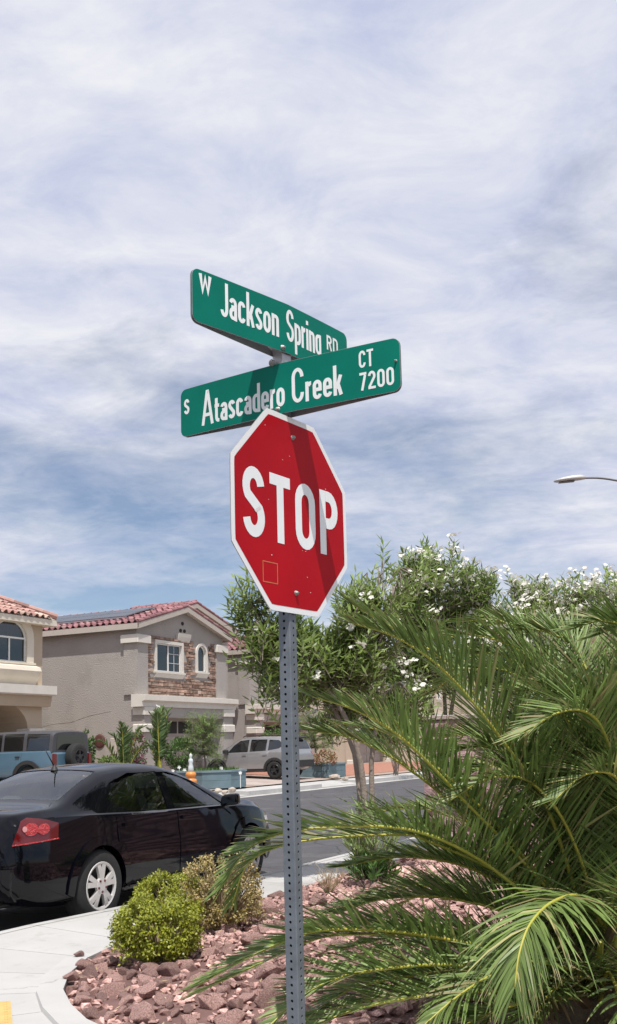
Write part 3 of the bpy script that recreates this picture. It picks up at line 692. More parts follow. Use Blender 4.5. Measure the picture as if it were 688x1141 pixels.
def window(parent, x0, x1, z0, z1, y=0.0, arched=False, trim=.13, sill=True, mtrim=None, bars=1, rows=0, rise=None, depth=.10):
    """window part on a wall facing -y: surround, frame with bars, pane and a dark room behind"""
    mtrim = mtrim or m_trim
    ol = arch(x0, x1, z0, z1, rise=rise) if arched else [(x0, z0), (x1, z0), (x1, z1), (x0, z1)]
    t = trim
    if arched: o2 = arch(x0 - t, x1 + t, z0 - (0 if sill else t), z1, rise=(rise or (x1 - x0) / 2) + t)
    else: o2 = [(x0 - t, z0 - (0 if sill else t)), (x1 + t, z0 - (0 if sill else t)), (x1 + t, z1 + t), (x0 - t, z1 + t)]
    w = MB(); w.ring(o2, ol, 'y', y - .07, y + .02); w = w.build('window', mtrim, parent)
    f = .045
    def shr(p, k):
        cx, cz = (x0 + x1) / 2, (z0 + z1) / 2; return (p[0] + (k if p[0] < cx - 1e-4 else (-k if p[0] > cx + 1e-4 else 0)), p[1] + (k if p[1] < cz else -k))
    fr = MB(); fr.ring(ol, [shr(p, f) for p in ol], 'y', y + .01, y + .06)
    for b in range(1, bars + 1):
        xb = x0 + (x1 - x0) * b / (bars + 1); fr.box(xb - .025, xb + .025, y + .012, y + .058, z0, z1 + ((rise or (x1 - x0) / 2) * .97 if arched and bars == 1 and not rows else 0))
    for r_ in range(rows): zb = z1 + .0 - r_ * .5; fr.box(x0, x1, y + .014, y + .056, zb - .03, zb + .03)
    if not arched:
        for q in (1 / 3, 2 / 3):
            zz = z0 + (z1 - z0) * q; fr.box(x0 + (x1 - x0) * .5, x1, y + .036, y + .046, zz - .009, zz + .009)
        xx = x0 + (x1 - x0) * .75; fr.box(xx - .009, xx + .009, y + .036, y + .046, z0, z1)
    fr.build('frame', m_frame, w)
    p = MB(); p.add([(q[0], y + .05, q[1]) for q in ol], [tuple(range(len(ol)))]); p.build('pane', m_pane, w, fix=False)
    if sill:
        s_ = MB(); s_.box(x0 - t - .05, x1 + t + .05, y - .13, y + .02, z0 - .07, z0 - .002)
        s_.prism([(y - .10, z0 - .07), (y + .02, z0 - .07), (y + .02, z0 - .26), (y - .03, z0 - .24)], 'x', x0 - t, x1 + t); s_.build('sill', mtrim, w)
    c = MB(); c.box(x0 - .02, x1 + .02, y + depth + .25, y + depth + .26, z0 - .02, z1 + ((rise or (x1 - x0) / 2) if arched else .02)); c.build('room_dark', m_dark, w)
    c = MB(); n = 9
    xm = x0 + (x1 - x0) * .52
    c.add([v for k in range(n + 1) for v in ((xm + (x1 - xm) * k / n, y + .16 + .02 * (k % 2), z0), (xm + (x1 - xm) * k / n, y + .16 + .02 * (k % 2), z1 + ((x1 - x0) * .3 if arched else 0)))], [(2 * k, 2 * k + 2, 2 * k + 3, 2 * k + 1) for k in range(n)])
    c.build('curtain', m_curtain, w, fix=False)
    return ol
def cutter(ol, y0, y1): c = MB(); c.prism(ol, 'y', y0, y1); return closed_mesh(c)
def stones(x0, x1, z0, z1, holes, y=0.0):
    mb = MB(); z = z0; rs = random.Random(21)
    while z < z1 - .03:
        h = min(rs.uniform(.06, .15), z1 - z); x = x0
        while x < x1 - .04:
            l = min(rs.uniform(.16, .5), x1 - x)
            cx, cz = x + l / 2, z + h / 2
            if not any(a - l * .5 < cx < b + l * .5 and c - h * .5 < cz < d + h * .5 for a, b, c, d in holes):
                mb.cur = .02 + .97 * rs.random(); d = rs.uniform(.02, .075); mb.cbox(x + .006, x + l - .006, -9, -8, 0, 1, .001) if False else None
                k = rs.uniform(.004, .014); f0 = y - d
                vs = [(x + .005, y, z + .004), (x + l - .005, y, z + .004), (x + l - .005, y, z + h - .004), (x + .005, y, z + h - .004),
                      (x + .005 + k, f0, z + .004 + k), (x + l - .005 - k, f0 + rs.uniform(-.012, .012), z + .004 + k), (x + l - .005 - k, f0, z + h - .004 - k), (x + .005 + k, f0 + rs.uniform(-.012, .012), z + h - .004 - k)]
                mb.add(vs, [(4, 5, 6, 7), (0, 1, 5, 4), (1, 2, 6, 5), (2, 3, 7, 6), (3, 0, 4, 7)])
            x += l
        z += h
    return mb
def gable_wing(root, x0, x1, y0, y1, ze, slope, mt, mw, ov=.27, holes=(), fas=None):
    """wall block with gables front and back, tiled slopes and fascia boards; returns the ridge height"""
    xm = (x0 + x1) / 2; zr = ze + (x1 - x0) / 2 * slope
    w = MB(); w.prism([(x0, 0), (x1, 0), (x1, ze), (xm, zr), (x0, ze)], 'y', y0, y1)
    me = closed_mesh(w)
    if holes: me = boolean(me, [cutter(h, y0 - .2, y0 + .4) for h in holes])
    obj('wall', me, mw, root)
    fas = fas or m_fascia
    L = math.hypot((x1 - x0) / 2 + ov, ((x1 - x0) / 2 + ov) * slope); rf = None
    for sg in (-1, 1):
        xe = x0 - ov if sg < 0 else x1 + ov; ez = ze - ov * slope + .16
        up = Vector((-sg * 1, 0, slope)).normalized()
        r_ = tiles((xe, y0 - ov, ez), (0, 1, 0), up, y1 - y0 + 2 * ov, L).build('roof_tiles', mt, root, fix=False); r_['kind'] = 'stuff'
        # deck and eave board
        d = MB(); d.add([(xe, y0 - ov, ez - .16), (xe, y1 + ov, ez - .16), (xm, y1 + ov, zr), (xm, y0 - ov, zr), (xe, y0 - ov, ez), (xe, y1 + ov, ez), (xm, y1 + ov, zr + .16), (xm, y0 - ov, zr + .16)],
                        [(0, 1, 2, 3), (4, 7, 6, 5), (0, 4, 5, 1), (0, 3, 7, 4), (1, 5, 6, 2)]); d.build('roof_deck', fas, root)
        b = MB(); b.box(xe - .03 if sg < 0 else xe, xe if sg < 0 else xe + .03, y0 - ov, y1 + ov, ez - .22, ez + .0); b.build('fascia', fas, root)
        b = MB(); b.add([(xe, y0 - ov - .035, ez - .22), (xm, y0 - ov - .035, zr - .06), (xm, y0 - ov - .035, zr + .15), (xe, y0 - ov - .035, ez + .0), (xe, y0 - ov + .0, ez - .22), (xm, y0 - ov, zr - .06), (xm, y0 - ov, zr + .15), (xe, y0 - ov, ez)],
                        [(0, 1, 2, 3), (0, 4, 5, 1), (3, 2, 6, 7), (4, 7, 6, 5)]); b.build('fascia', fas, root)
        # rake tiles along the gable edge
        rk = MB(); n = int(L / .36)
        for i in range(n):
            a = Vector((xe, y0 - ov + .02, ez + .07)) + up * (L * i / n); c = Vector((xe, y0 - ov + .02, ez + .05)) + up * (L * (i + 1.12) / n)
            rk.cur = .02 + .97 * rh.random(); rk.tube([a, c], [.085, .075], 8)
        rk.build('rake_tiles', mt, root, fix=False, kind='stuff')
    rk = MB(); n = int((y1 - y0 + 2 * ov) / .38)
    for i in range(n):
        a = y0 - ov + (y1 - y0 + 2 * ov) * i / n; rk.cur = .02 + .97 * rh.random(); rk.tube([(xm, a, zr + .22), (xm, a + .44, zr + .2)], [.11, .10], 8)
    rk.build('ridge_tiles', mt, root, fix=False, kind='stuff')
    return zr
def ledge_house(name, s, t, label, mw, wide=6.3, deep=14.0, detail=True, stone=True, group=None):
    root = thing(name, label, 'house', S(s, t, .34), ROT, group)
    w1 = (1.28, 3.02, 4.30, 5.42); w2 = (4.22, 4.86, 4.42, 5.22)
    hol = [[(w1[0], w1[2]), (w1[1], w1[2]), (w1[1], w1[3]), (w1[0], w1[3])], arch(w2[0], w2[1], w2[2], w2[3]), [(.9, .02), (5.5, .02), (5.5, 2.45), (.9, 2.45)]]
    ze = 5.98
    zr = gable_wing(root, 0, wide, 0, deep, ze, .285, m_tile, mw, holes=hol)
    window(root, *w1); window(root, *w2, arched=True, bars=0, trim=.11)
    if stone:
        st = stones(.62, 5.62, 3.34, 5.70, [(w1[0] - .16, w1[1] + .16, w1[2] - .3, w1[3] + .14), (w2[0] - .14, w2[1] + .14, w2[2] - .3, w2[3] + .45)], -.002)
        st.build('stone_facing', m_stone, root, fix=False, kind='stuff')
    for x0, x1 in ((-.08, .62), (5.62, wide + .08)):
        p = MB(); p.box(x0, x1, -.10, .55, 3.34, 5.34); p.build('pilaster', mw, root)
        p = MB(); p.cbox(x0 - .10, x1 + .10, -.20, .65, 5.34, 5.66, .03); p.build('pilaster_cap', m_trim, root)
        p = MB(); p.box(x0, x1, -.42, .2, 0, 2.78); p.build('garage_pier', mw, root)
        for z in (.0, 1.9, 2.55):
            p = MB(); p.cbox(x0 - .07, x1 + .07, -.50, .1, z, z + .30, .03); p.build('pier_band', m_trim, root)
    p = MB(); p.prism([(-.46, 2.86), (-.46, 3.06), (-.60, 3.10), (-.60, 3.30), (-.2, 3.34), (.05, 3.34), (.05, 2.86)], 'x', -.28, wide + .28); p.build('ledge', m_trim, root)
    p = MB(); p.box(-.1, wide + .1, -.40, .02, 2.46, 2.86); p.build('lintel', mw, root)
    # garage door: panels recessed in the opening
    gd = MB(); gd.box(.9, 5.5, .30, .34, .02, 2.45); gdo = gd.build('garage_door', m_garage, root)
    for r_ in range(4):
        for c in range(4):
            p = MB(); x = 1.0 + c * 1.12; z = .10 + r_ * .585; p.cbox(x, x + 1.0, .275, .302, z, z + .48, .01); p.build('panel', m_garage if r_ < 3 else m_dark, gdo)
    # niche shelf and vents under the gable
    p = MB(); p.prism([(-.16, zr - .95), (.02, zr - .95), (.02, zr - 1.32), (-.06, zr - 1.28), (-.13, zr - 1.10)], 'x', wide / 2 - .45, wide / 2 + .45); p.build('corbel', m_trim, root)
    for dx, dz in ((0, .28), (-.14, -.02 + .0), (.14, -.02)):
        p = MB(); p.lathe([(.0, -.05), (.06, -.05), (.075, -.03), (.075, .01)], 12, 'y', (wide / 2 + dx, 0, zr - .80 + dz)); p.build('vent', m_dark, root)
    return root
# grey house with the solar roof
h1 = ledge_house('house', 32.6, 24.1, 'grey stucco two storey house with stone faced gable and solar panels on its roof', m_stucco_g)
hb1 = MB()
gable_wing(h1, 4.0, 10.6, 2.4, 5.2, 6.75, .28, m_tile, m_stucco_g, ov=.4)
# side wall vent / meter box and a settling crack
p = MB(); p.cbox(-.10, .0, .9, 1.2, 1.1, 1.7, .02); p.build('meter_box', m_fascia, h1)
p = MB(); p.tube([(-.004, 1.2, 2.75), (-.004, 2.3, 2.60), (-.004, 3.2, 2.38), (-.004, 4.1, 2.34), (-.004, 4.9, 2.2)], .005, 5); p.build('cable', m_fascia, h1)
p = MB(); p.lathe([(0, 0), (.06, .0), (.07, .08), (.04, .16), (0, .17)], 10, 'z', (.45, -.72, 2.72)); p.tube([(.45, -.72, 2.80), (.45, -.60, 2.92)], .02, 6); p.build('camera_light', m_frame, h1)
sol = thing('solar_array', 'dark solar panels in a row on the pink tiled roof of the grey house', 'solar panels', S(32.6, 24.1, .34), ROT)
up = Vector((1, 0, .285)).normalized(); nrm = Vector((-.285, 0, 1)).normalized()
for i in range(5):
    for j in range(2):
        b0 = Vector((-.27, 0, 5.98 - .27 * .285 + .16)) + up * (.95 + j * 1.06) + nrm * .20 + Vector((0, 1.0 + i * 1.80, 0))
        q = [b0, b0 + Vector((0, 1.77, 0)), b0 + Vector((0, 1.77, 0)) + up * 1.03, b0 + up * 1.03]
        pn = MB(); pn.add(q + [v - nrm * .04 for v in q], [(0, 1, 2, 3), (4, 7, 6, 5), (0, 4, 5, 1), (1, 5, 6, 2), (2, 6, 7, 3), (3, 7, 4, 0)]); pn = pn.build('panel', m_solarf, sol)
        c = MB(); cc = sum(q, Vector()) / 4; c.add([v.lerp(cc, .035) + nrm * .003 for v in q], [(0, 1, 2, 3)]); c.build('cells', m_solar, pn, fix=False)
for j in range(2):
    for y in (1.3, 9.6):
        pass
rl = MB()
for k in (.95, 2.9):
    a = Vector((-.27, 0, 5.98 - .27 * .285 + .16)) + up * k + nrm * .13; rl.tube([a + Vector((0, .9, 0)), a + Vector((0, 10.0, 0))], .03, 6)
rl.build('rail', m_solarf, sol)
h2 = ledge_house('house', 45.0, 26.4, 'grey stucco house behind the silver car and the perforated post', m_stucco_g, stone=False)
h3 = ledge_house('house', 57.5, 26.8, 'beige stucco house seen between the oleander trunks, nearer one', m_stucco_b, stone=False, deep=11)
h4 = ledge_house('house', 69.0, 26.8, 'beige stucco house above the block wall, farther one', m_stucco_b, stone=False, deep=11)
h5 = ledge_house('house', 81.0, 27.0, 'distant beige house in the gap above the right end of the low block wall', m_stucco_b, stone=False, deep=11)
h6 = ledge_house('house', 93.0, 27.0, 'farthest beige house at the end of the row across the street', m_stucco_b, stone=False, deep=11)

# tan house on the left
tan = thing('house', 'tan stucco house with arched window at the left edge', 'house', S(20.6, 25.3, .66), ROT)
XR = 8.05
wn = (5.62, 7.20, 4.02, 4.86)
arc1 = arch(3.75, 7.35, .0, 1.72, rise=1.02); arc2 = arch(.2, 2.9, .0, 1.72, rise=1.0)
w = MB(); w.box(0, XR, 0, 9, 0, 5.55)
me = boolean(closed_mesh(w), [cutter(arch(*wn, rise=.62), -.2, .4), cutter(arc1, -.5, 2.2), cutter(arc2, -.5, 2.2)]); obj('wall', me, m_stucco_t, tan)
window(tan, *wn, arched=True, rise=.62, trim=.34, mtrim=m_trimt, rows=1)
p = MB(); p.prism([(-.36, 3.72), (-.30, 3.86), (.0, 3.95), (.02, 3.2), (-.06, 3.2), (-.12, 3.34), (-.26, 3.52)], 'x', 5.1, 7.62); p.build('window_apron', m_trimt, tan)
p = MB(); p.prism([(-.44, 2.88), (-.50, 2.92), (-.50, 3.22), (.0, 3.26), (.02, 2.88)], 'x', -.3, XR + .22); p.build('cornice', m_trim, tan)
p = MB(); p.prism([(-.22, 2.50), (-.30, 2.88), (.02, 2.88), (.02, 2.50)], 'x', -.1, XR + .2); p.build('cornice_band', m_stucco_t, tan)
for x in (3.35, 7.72):
    p = MB(); p.cbox(x - .42, x + .42, -.14, .5, 1.52, 1.74, .03); p.build('impost', m_trim, tan)
p = MB(); p.box(5.0, 5.9, 2.12, 2.16, 0, 2.05); p.build('front_door', m_dark, tan)
p = MB(); p.box(.0, XR, 2.2, 2.24, 0, 2.8); p.build('porch_wall', m_stucco_t, tan)
# hipped roof: front and right slopes
ov = .36; ez = 5.62; sl = .46
le = XR + 2 * ov; run = 4.5 + ov
Lw = math.hypot(run, run * sl)
def hipclip(e, w_): k = w_ / Lw * run; return k < e < le - k
t_ = tiles((-ov, -ov, ez), (1, 0, 0), (0, 1, sl), le, Lw, hipclip).build('roof_tiles', m_tile2, tan, fix=False); t_['kind'] = 'stuff'
t_ = tiles((XR + ov, -ov, ez), (0, 1, 0), (-1, 0, sl), 9 + 2 * ov, Lw, lambda e, w_: w_ / Lw * run < e < 9 + 2 * ov - w_ / Lw * run).build('roof_tiles', m_tile2, tan, fix=False); t_['kind'] = 'stuff'
d = MB(); d.add([(-ov, -ov, ez - .02), (XR + ov, -ov, ez - .02), (XR + ov, 9 + ov, ez - .02), (-ov, 9 + ov, ez - .02), (4.0, 4.5, ez + run * sl - .02), (4.05, 4.5, ez + run * sl - .02)], [(0, 1, 5, 4), (1, 2, 5), (2, 3, 4, 5), (3, 0, 4)]); d.build('roof_deck', m_fascia, tan)
p = MB(); p.box(-ov, XR + ov, -ov, 9 + ov, ez - .24, ez - .03); p.build('fascia', m_trimt, tan)
hp = MB()
for i in range(13):
    a = Vector((XR + ov, -ov, ez + .10)); b = Vector((4.0, 4.5, ez + run * sl + .10)); hp.cur = .02 + .97 * rh.random(); hp.tube([a.lerp(b, i / 13), a.lerp(b, (i + 1.12) / 13)], [.11, .10], 8)
hp.build('hip_tiles', m_tile2, tan, fix=False, kind='stuff')
# small tiled entry wing beside it
p = MB(); p.box(XR + .01, XR + 1.35, 1.4, 5, 0, 2.48)
me = boolean(closed_mesh(p), [cutter(arch(XR + .35, XR + 1.05, 0, 1.55), 1.0, 1.9)]); obj('entry_wall', me, m_stucco_t, tan)
p = MB(); p.box(XR + .012, XR + 1.62, 1.12, 5.2, 2.48, 2.66); p.build('fascia', m_trimt, tan)
t_ = tiles((XR + .02, 1.08, 2.66), (1, 0, 0), (0, 1, .36), 1.62, 2.0).build('roof_tiles', m_tile, tan, fix=False); t_['kind'] = 'stuff'

# ------------------------------------------------------------------ vehicles (local frame: x forward, y left, z up)
m_rubber = mat('tyre_rubber', (0.018, 0.018, 0.018), 0.85, 0.2, 20, 0.1, 80)
m_black = mat('black_plastic', (0.02, 0.02, 0.021), 0.6, 0.15, 20)
m_redl = mat('tail_lamp_red', (0.42, 0.010, 0.012), 0.2, 0.35, 45, 0.9, 110, coat=0.6)
m_redd = mat('tail_lamp_dark_red', (0.10, 0.004, 0.006), 0.12, 0.1, 10, coat=0.5)
m_clear = mat('lamp_clear', (0.75, 0.75, 0.78), 0.08, 0.05, 10, coat=1.0)
m_silver = mat('wheel_silver', (0.62, 0.60, 0.58), 0.38, 0.05, 10, metal=0.35)
m_gunm = mat('wheel_dark', (0.05, 0.05, 0.053), 0.35, 0.1, 10, metal=0.6)
m_chrome = mat('bright_trim', (0.55, 0.56, 0.58), 0.15, 0.05, 10, metal=1.0)
m_seat = mat('seat_fabric', (0.035, 0.034, 0.036), 0.9, 0.1, 10)
m_cglass = glassmat('car_glass', (0.80, 0.86, 0.84), 0.03)
m_tglass = glassmat('dark_car_glass', (0.10, 0.11, 0.12), 0.6)
def loft(tab, n=84):
    """closed car shell from tables over x: zb underside, zs shoulder height, ys shoulder half width, ym widest, zt top, yt half width of the top"""
    x0, x1 = tab['zt'][0][0], tab['zt'][-1][0]; xs = [x0 + (x1 - x0) * (.5 - .5 * math.cos(math.pi * i / n)) * .35 + (x1 - x0) * i / n * .65 for i in range(n + 1)]
    def sm(key, x):    # smoothed table
        d = tab.get('soft', .10); return sum(lerp(tab[key], x + d * q) * w for q, w in ((-1, .25), (-.5, .2), (0, .1), (.5, .2), (1, .25)))
    def sec(x):
        zb, zs, ys, ym, zt, yt = (sm(k, x) for k in ('zb', 'zs', 'ys', 'ym', 'zt', 'yt')); H = zs - zb; h = max(.02, zt - zs); q = []
        q += [(0, zb), (ym * .5, zb), (ym * .86, zb), (ym * .955, zb + H * .06), (ym * .985, zb + H * .16), (ym * .995, zb + H * .30), (ym, zb + H * .45), (ym * .998, zb + H * .60), (ym * .985 * .6 + ys * .4, zb + H * .78), (ym * .3 + ys * .7, zb + H * .91), (ys, zs)]
        A = Vector((yt + (ys - yt) * .20, zs + h * .74)); P0 = Vector((ys - min(.03, h * .12), zs + min(.012, h * .1)))
        for k in range(0, 6): q.append(tuple(P0.lerp(A, k / 5)))
        K = Vector((yt, zt - h * .06)); B = Vector((yt * .72, zt - h * .035))
        for k in range(1, 5): u = k / 4; q.append(tuple(A * (1 - u) ** 2 + K * 2 * u * (1 - u) + B * u * u))
        for k in range(1, 5): u = k / 4; q.append((B.x * (1 - u), B.y + (zt - B.y) * (1 - (1 - u) ** 2)))
        return q
    mb = MB(); rings = []
    for x in xs:
        q = sec(x); ring = [(x, y, z) for y, z in q] + [(x, -y, z) for y, z in reversed(q[1:-1])]; rings.append(ring)
    n2 = len(rings[0]); mb.add([v for r_ in rings for v in r_], [(i * n2 + j, i * n2 + (j + 1) % n2, (i + 1) * n2 + (j + 1) % n2, (i + 1) * n2 + j) for i in range(len(rings) - 1) for j in range(n2)] + [tuple(range(n2 - 1, -1, -1)), tuple(range((len(rings) - 1) * n2, len(rings) * n2))])
    return closed_mesh(mb)
def bvh_of(me): return BVHTree.FromPolygons([v.co.copy() for v in me.vertices], [tuple(p.vertices) for p in me.polygons])
def patch(bvh, poly, e1, e2, d, out=.004, skirt=.012, step=.06, far=4.0):
    """sheet that follows the shell: a 2-D outline in the (e1,e2) plane is thrown onto it along d"""
    e1, e2, d = Vector(e1), Vector(e2), Vector(d).normalized(); P = [Vector(p) for p in poly]; B = []
    for a, b in zip(P, P[1:] + P[:1]):
        n = max(1, int((b - a).length / step)); B += [a.lerp(b, k / n) for k in range(n)]
    nb = len(B); V = list(B); xs = [p.x for p in B]; ys = [p.y for p in B]
    def inside(x, y):
        c = False
        for a, b in zip(B, B[1:] + B[:1]):
            if (a.y > y) != (b.y > y) and x < (b.x - a.x) * (y - a.y) / (b.y - a.y) + a.x: c = not c
        return c
    x = min(xs) + step * .5
    while x < max(xs):
        y = min(ys) + step * .5
        while y < max(ys):
            if inside(x, y) and min((Vector((x, y)) - b).length for b in B) > step * .4: V.append(Vector((x, y)))
            y += step
        x += step
    r = delaunay_2d_cdt(V, [(i, (i + 1) % nb) for i in range(nb)], [], 1, 1e-6); pts, fc = r[0], r[2]; co = []; ok = []
    for p in pts:
        o = e1 * p.x + e2 * p.y - d * far; hit = bvh.ray_cast(o, d)
        if hit[0] is None:
            q = bvh.find_nearest(e1 * p.x + e2 * p.y); co.append(q[0] + q[1] * out)
        else: co.append(hit[0] + (hit[1] if hit[1].dot(d) < 0 else -hit[1]) * out)
    bm = bmesh.new(); vs = [bm.verts.new(c) for c in co]
    for f_ in fc:
        try: bm.faces.new([vs[i] for i in f_])
        except ValueError: pass
    bmesh.ops.recalc_face_normals(bm, faces=bm.faces)
    if bm.faces and sum((f_.normal.dot(d) * f_.calc_area() for f_ in bm.faces)) > 0: bmesh.ops.reverse_faces(bm, faces=bm.faces)
    if skirt:
        be = [e for e in bm.edges if e.is_boundary]; r2 = bmesh.ops.extrude_edge_only(bm, edges=be)
        for v in [g_ for g_ in r2['geom'] if isinstance(g_, bmesh.types.BMVert)]: v.co += d * skirt
    me = bpy.data.meshes.new('patch'); bm.to_mesh(me); bm.free(); return smooth_by_angle(me, 40)
X, Y, Z = Vector((1, 0, 0)), Vector((0, 1, 0)), Vector((0, 0, 1))
def side(bvh, poly, sg, **k): return patch(bvh, poly, X, Z, Vector((0, -sg, 0)), **k)
def wheel(parent, x, y, r_, w, rimr, style, sg):
    """sg: +1 outer face towards +y"""
    e = thing('wheel', None, None, (x, y, r_)); e.parent = parent; y0 = 0
    t = MB(); prof = [(rimr * .98, .5), (rimr * 1.06, .52), (r_ * .93, .50), (r_ * .985, .40), (r_, .30), (r_ * .99, .26), (r_, .22), (r_, .04), (r_ * .99, 0), (r_, -.04), (r_, -.22), (r_ * .99, -.26), (r_, -.3), (r_ * .985, -.4), (r_ * .93, -.5), (rimr, -.5)]
    t.lathe([(a, b * w * sg) for a, b in prof], 36, 'y'); t.build('tyre', m_rubber, e, smooth=False).data.polygons.foreach_set('use_smooth', [True] * 0 or [True] * (36 * (len(prof) - 1)))
    d = MB(); d.lathe([(0, .18 * w * sg), (rimr * .98, .16 * w * sg), (rimr, .5 * w * sg)], 30, 'y'); d.build('rim_well', m_gunm if style != 'cover' else m_black, e, smooth=True)
    m_ = m_silver if style == 'cover' else m_gunm; f0 = .49 * w * sg
    r2 = MB(); r2.lathe([(rimr * .86, f0 - .016 * sg), (rimr * .88, f0), (rimr * .97, f0 + .008 * sg), (rimr * 1.01, f0 - .002 * sg)], 36, 'y')
    ns = 5
    for k in range(ns):
        a0 = 2 * math.pi * k / ns + .3
        for da in ((-.20, .20) if style == 'cover' else (-.13, .13)):
            wi, wo = (.036, .052) if style == 'cover' else (.022, .02); rr = []
            for q in range(4):
                rad = rimr * (.20 + .69 * q / 3); ww = wi + (wo - wi) * q / 3; ang = a0 + da * (.62 + .38 * q / 3) * (1 if style == 'cover' else 1)
                c, s_ = math.cos(ang), math.sin(ang); hgt = f0 + (.012 - .010 * (q / 3) ** 2) * sg
                for u_ in (-1, 1): rr.append((c * rad - s_ * ww * u_ * .5, hgt, s_ * rad + c * ww * u_ * .5))
            vs = rr + [(v[0], v[1] - .03 * sg, v[2]) for v in rr]
            fs = []
            for q in range(3):
                a, b, c_, d_ = 2 * q, 2 * q + 1, 2 * q + 3, 2 * q + 2; fs += [(a, b, c_, d_), (a, d_, 8 + d_, 8 + a), (b, 8 + b, 8 + c_, c_)]
            r2.add(vs, fs)
    r2.lathe([(0, f0 + .018 * sg), (rimr * .18, f0 + .018 * sg), (rimr * .33, f0 + .013 * sg), (rimr * .35, f0 - .012 * sg)], 20, 'y')
    rim = r2.build('rim', m_, e)
    for k in range(5):
        a = 2 * math.pi * k / 5 + .3 + math.pi / 5; l = MB(); l.lathe([(0, f0 + .022 * sg), (.011, f0 + .022 * sg), (.014, f0 + .008 * sg)], 8, 'y', (math.cos(a) * rimr * .24, 0, math.sin(a) * rimr * .24)); l.build('lug_nut', m_redd if style == 'cover' else m_black, rim)
    return e
def wheels(car, bvh, ax_f, ax_r, ytrack, r_, w, rimr, style):
    for x in (ax_f, ax_r):
        for sg in (1, -1): wheel(car, x, sg * (ytrack - w / 2), r_, w, rimr, style, sg)
def shell(car, me, ax, r_arch, r_, cut=(), mpaint=None, inner=None, name='body', ywell=.5):
    cs = []
    for x in ax:
        for sg in (1, -1):
            c = MB(); c.lathe([(0, sg * ywell), (r_arch, sg * ywell), (r_arch, sg * 1.3), (0, sg * 1.3)], 32, 'y', (x, 0, r_)); cs.append(closed_mesh(c))
    cs += list(cut)
    if inner: cs.append(inner)
    b = boolean(me.copy(), cs); smooth_by_angle(b, 32); return obj(name, b, mpaint, car)
def inset(me, d, zmin, zmax):
    bm = bmesh.new(); bm.from_mesh(me); bmesh.ops.recalc_face_normals(bm, faces=bm.faces); bm.normal_update(); nn = {v.index: v.normal.copy() for v in bm.verts}
    for v in bm.verts: v.co -= nn[v.index] * d; v.co.z = max(v.co.z, zmin)
    r = bpy.data.meshes.new('in'); bm.to_mesh(r); bm.free(); return r
def seat(parent, x, y, z):
    s_ = thing('seat', None, None, (x, y, z)); s_.parent = parent
    b = MB(); b.cbox(-.24, .26, -.25, .25, 0, .14, .04); b.build('cushion', m_seat, s_)
    b = MB(); b.add([(-.28, -.23, .12), (-.14, -.25, .12), (-.14, .25, .12), (-.28, .23, .12), (-.50, -.18, .66), (-.40, -.2, .68), (-.40, .2, .68), (-.50, .18, .66)], [(0, 3, 2, 1), (4, 5, 6, 7), (0, 1, 5, 4), (1, 2, 6, 5), (2, 3, 7, 6), (3, 0, 4, 7)]); b.build('backrest', m_seat, s_)
    b = MB(); b.cbox(-.53, -.42, -.12, .12, .71, .90, .03); b.build('headrest', m_seat, s_)

# --- black saloon at the near kerb
m_pblk = mat('black_paint', (0.0022, 0.0022, 0.0045), 0.05, 0.1, 3, spec=0.32)
av = thing('parked_car', 'black four door saloon car parked at the near kerb', 'car', S(8.03 + 1.38, 6.35 + .90), ROT)
A = dict(soft=.07,
 zt=[(-2.50, .80), (-2.46, .98), (-2.40, 1.055), (-2.2, 1.08), (-1.85, 1.10), (-1.68, 1.14), (-1.30, 1.31), (-.95, 1.425), (-.55, 1.462), (-.15, 1.462), (.15, 1.43), (.45, 1.345), (.9, 1.16), (1.22, 1.03), (1.38, 1.0), (1.75, .97), (2.1, .87), (2.28, .76), (2.36, .64)],
 zs=[(-2.50, .76), (-2.46, .90), (-2.35, .985), (-2.0, 1.005), (-1.5, .995), (0, .935), (1.2, .92), (1.6, .89), (2.0, .80), (2.25, .68), (2.36, .58)],
 ys=[(-2.50, .60), (-2.46, .70), (-2.35, .77), (-2.1, .81), (-1.4, .855), (-.8, .85), (.8, .855), (1.4, .86), (1.8, .82), (2.1, .73), (2.28, .60), (2.36, .46)],
 ym=[(-2.50, .66), (-2.46, .76), (-2.36, .84), (-2.1, .89), (-1.4, .915), (-.6, .895), (.6, .895), (1.38, .915), (1.8, .88), (2.1, .79), (2.28, .65), (2.36, .52)],
 yt=[(-2.50, .52), (-2.4, .66), (-2.0, .72), (-1.7, .70), (-1.3, .625), (-.9, .575), (0, .59), (.5, .60), (.95, .645), (1.3, .70), (1.7, .70), (2.0, .64), (2.3, .48), (2.36, .36)],
 zb=[(-2.50, .46), (-2.44, .34), (-2.2, .25), (-1.9, .21), (1.9, .20), (2.2, .21), (2.36, .30)])
me = loft(A); bv = bvh_of(me)
wf = [(.20, .955), (.98, .94), (.78, 1.14), (.52, 1.30), (.30, 1.375), (.06, 1.395), (.02, 1.39)]
wr = [(-.07, .965), (-.02, 1.395), (-.38, 1.39), (-.70, 1.345), (-.98, 1.22), (-1.08, 1.14), (-.86, 1.03), (-.75, .98)]
wf = [(-.03, .96), (.96, .955), (.80, 1.07), (.58, 1.185), (.34, 1.285), (.02, 1.345)]
wr = [(-.15, .97), (-.11, 1.362), (-.42, 1.355), (-.72, 1.305), (-.97, 1.205), (-1.10, 1.125), (-.92, 1.03), (-.80, .985)]
rear_g = [(-.60, -1.66), (.60, -1.66), (.50, -.98), (-.50, -.98)]      # (y, x) seen from above
front_g = [(-.66, 1.28), (.66, 1.28), (.53, .50), (-.53, .50)]
def ycut(poly): c = MB(); c.prism(poly, 'y', -1.2, 1.2); return closed_mesh(c)
def zcut(poly, z0, z1): c = MB(); c.prism([(x, y) for y, x in poly], 'z', z0, z1); return closed_mesh(c)
